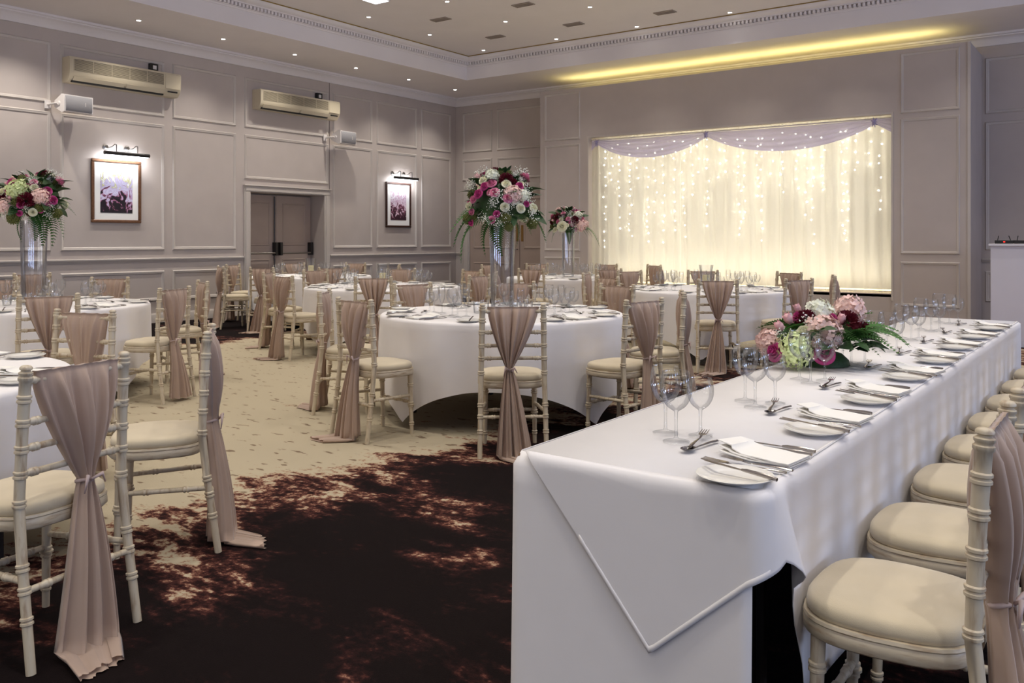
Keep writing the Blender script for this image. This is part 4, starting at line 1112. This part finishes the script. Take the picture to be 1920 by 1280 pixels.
arrangement(-6.98, 11.12, 1.45, .34, .40, items6, 'small-flowered pink and cream dome on the vase before the stage', 3,
  ferns=((1.2,-.45,.56),(-.9,-.5,.36),(.1,-1.4,.26),(1.0,-.2,.4)))
# low long centrepiece on the top table: measured heads, each with its own height over the cloth
lo = empty('table_centrepiece', (-1.13, 3.90, ZT)); tag(lo, 'low spreading centrepiece of roses, hydrangea and ferns on the long table', 'flowers')
gl = random.Random(21)
def low(k, across, up, toward, size):
    size *= {'pk':1.1,'hp':1.1,'cr':1.1,'bb':1.1,'rd':1.0,'gy':.9}.get(k,1.0)
    p = Vector((.811,.585,0))*across+Vector((.585,-.811,0))*toward+Vector((0,0,max(up*.88,size*1.02))); nm, me = FL[k]
    a = put(lo, nm, me, p, (p.x*1.2, p.y*1.2, up*1.1+.03), size, gl.uniform(0,6.3))
    if k == 'gy': a['kind'] = 'stuff'; put(a, 'stems', ME['gstem'], (0,0,0), (0,0,1), 1, 0)
for a in (('lh',-.17,.085,.13,.078),('bh',-.04,.165,.10,.086),('wh',-.02,.250,.00,.068),('bh',.12,.262,-.02,.072),('bh',-.255,.12,.06,.060),('cr',-.12,.165,.11,.040),('bb',-.20,.185,.06,.042),('bb',-.155,.215,.03,.044),('bb',-.10,.262,-.03,.036),
  ('hp',-.245,.080,.12,.040),('hp',-.06,.075,.17,.042),('hp',-.115,.235,.02,.030),('rd',-.09,.225,.04,.050),('rd',.08,.215,.05,.056),('rd',.15,.170,.03,.046),('bb',.045,.220,.07,.040),('hp',.015,.240,.06,.020),('gy',-.085,.200,.08,.060),
  ('gy',-.20,.140,.10,.050),('gy',-.02,.115,.14,.050),('gy',.15,.24,-.05,.05),('bb',.185,.16,.0,.034),('gy',-.01,.24,-.05,.06),('cr',.05,.15,-.15,.04),('pk',-.1,.16,-.15,.04),('wh',.08,.12,-.17,.06),('pk',-.22,.10,-.1,.04),('bh',-.05,.1,-.2,.06)): low(*a)
me = MB().lathe([(.02,0),(1.0,0),(.95,.4),(.7,.8),(.3,1.0),(.05,1.05)], 18).mesh('foliage_core', M_leaf, 60); c = link('foliage_core', me, lo); c.scale = (.11,.09,.065); c.rotation_euler = (0,0,R(35.8))
for i in range(20):
    a = 2*PI*i/20+gl.uniform(-.15,.15); e = gl.uniform(.12,.6); d = Vector((math.cos(a), math.sin(a), e))
    frond(lo, 'fern_frond', ME['fern'], Vector((math.cos(a)*.07, math.sin(a)*.07, .085+.03*gl.random())), d, gl.uniform(.17,.22), gl.uniform(-.5,.5))
for ac, tw, up, L in ((1.0,.6,.25,.27),(1.0,.2,.45,.24),(.9,.9,.1,.25),(.7,.1,.9,.20),(1.1,-.1,.15,.3),(.6,1.0,.05,.22)):
    frond(lo, 'fern_frond', ME['fern'], Vector((.811*.08*ac,.585*.08*ac,.10)), VR*ac+VT*tw+Vector((0,0,up)), L, .2)
for i in range(34):
    a = 2*PI*i/17+.2; d = Vector((math.cos(a), math.sin(a), gl.uniform(0,.5))); frond(lo, 'leaf', ME['leaf'], Vector((math.cos(a)*.15, math.sin(a)*.14, .065+.05*gl.random())), d, gl.uniform(.08,.12), gl.uniform(-.6,.6))
frond(lo, 'leaf', ME['leaf'], Vector((.811*-.10+.585*.14,.585*-.10-.811*.14,.125)), VR*.2+VT*.5+Vector((0,0,.4)), .14, .3)

# ------------------------------------------------------------------ candles and small glasses
hur = MB().lathe([(.0001,0),(.055,0),(.060,.006),(.062,.10),(.070,.20),(.082,.27),(.080,.27),(.068,.20),(.059,.10),(.056,.012),(.0001,.010)], 32, None, False, False).mesh('glass_shade', M_hurr, 60)
can = MB().lathe([(.0001,.012),(.040,.012),(.042,.016),(.042,.150),(.038,.158),(.030,.152),(.0001,.150)], 24, None, False, False).mesh('wax_pillar', M_candle, 50)
wick = MB().tube([(0,0,.150),(.001,0,.163),(.003,0,.168)], .0015, 5).mesh('wick', M_black)
for T in ('T4','T5','T7'):
    x, y, _, words = TABLES[T]
    o = empty('hurricane_lantern', (x, y, Z0)); tag(o, 'flared glass hurricane lantern on the '+words, 'lantern', 'hurricane lanterns'); link('glass_shade', hur, o)
    o = empty('pillar_candle', (x, y, Z0)); tag(o, 'cream pillar candle inside the lantern on the '+words, 'candle', 'pillar candles'); link('wax_pillar', can, o); link('wick', wick, o)
for T in ('T1','T2'):
    x, y, _, words = TABLES[T]
    for k, a in enumerate((-20,40,100,170,240)):
        o = link('tealight_tumbler', ME['tumbler']); o.location = (x+.20*math.cos(R(a)), y+.20*math.sin(R(a)), Z0); tag(o, 'short clear tumbler around the vase foot on the '+words, 'glass', 'tumblers around the vase on the '+words)

# ------------------------------------------------------------------ booth beside the stage
M_booth = mat('white_laminate', (222,218,224), .5, var=.01, scale=5)
bo = empty('sound_booth', (-1.52, 12.2, 0)); tag(bo, 'plain white laminate booth standing beside the stage', 'booth')
MB().bbox(0,1.9,0,.02,0,1.225,.003).build('front_panel', M_booth, bo); MB().bbox(0,.02,.02,.6,0,1.225,.003).build('side_panel', M_booth, bo); MB().bbox(1.88,1.9,.02,.6,0,1.225,.003).build('side_panel', M_booth, bo)
MB().bbox(-.02,1.92,-.02,.62,1.225,1.255,.003).build('top_panel', M_booth, bo)
for i, (dx, w8) in enumerate(((.04,.20),(.25,.16),(.42,.22))):
    r = empty('radio_receiver', (-1.52+dx, 12.24, 1.2555)); tag(r, 'black wireless receiver with stub aerials on booth, '+['with a red lamp','in the middle of the row','at the inner end'][i], 'receiver', 'radio receivers on the booth')
    MB().bbox(0,w8,0,.14,0,.042,.003).build('case', M_black, r)
    for xx, tl in ((.03,-.01),(w8-.03,.02)): MB().tube([(xx,.02,.04),(xx-tl*.3,.02,.06),(xx-tl,.02,.098)], .005, 6).build('aerial', M_black, r)
    if i == 0: MB().box(.095,.112,-.003,.001,.016,.028).build('indicator', emit('red_led', (255,40,30), 3.0), r)
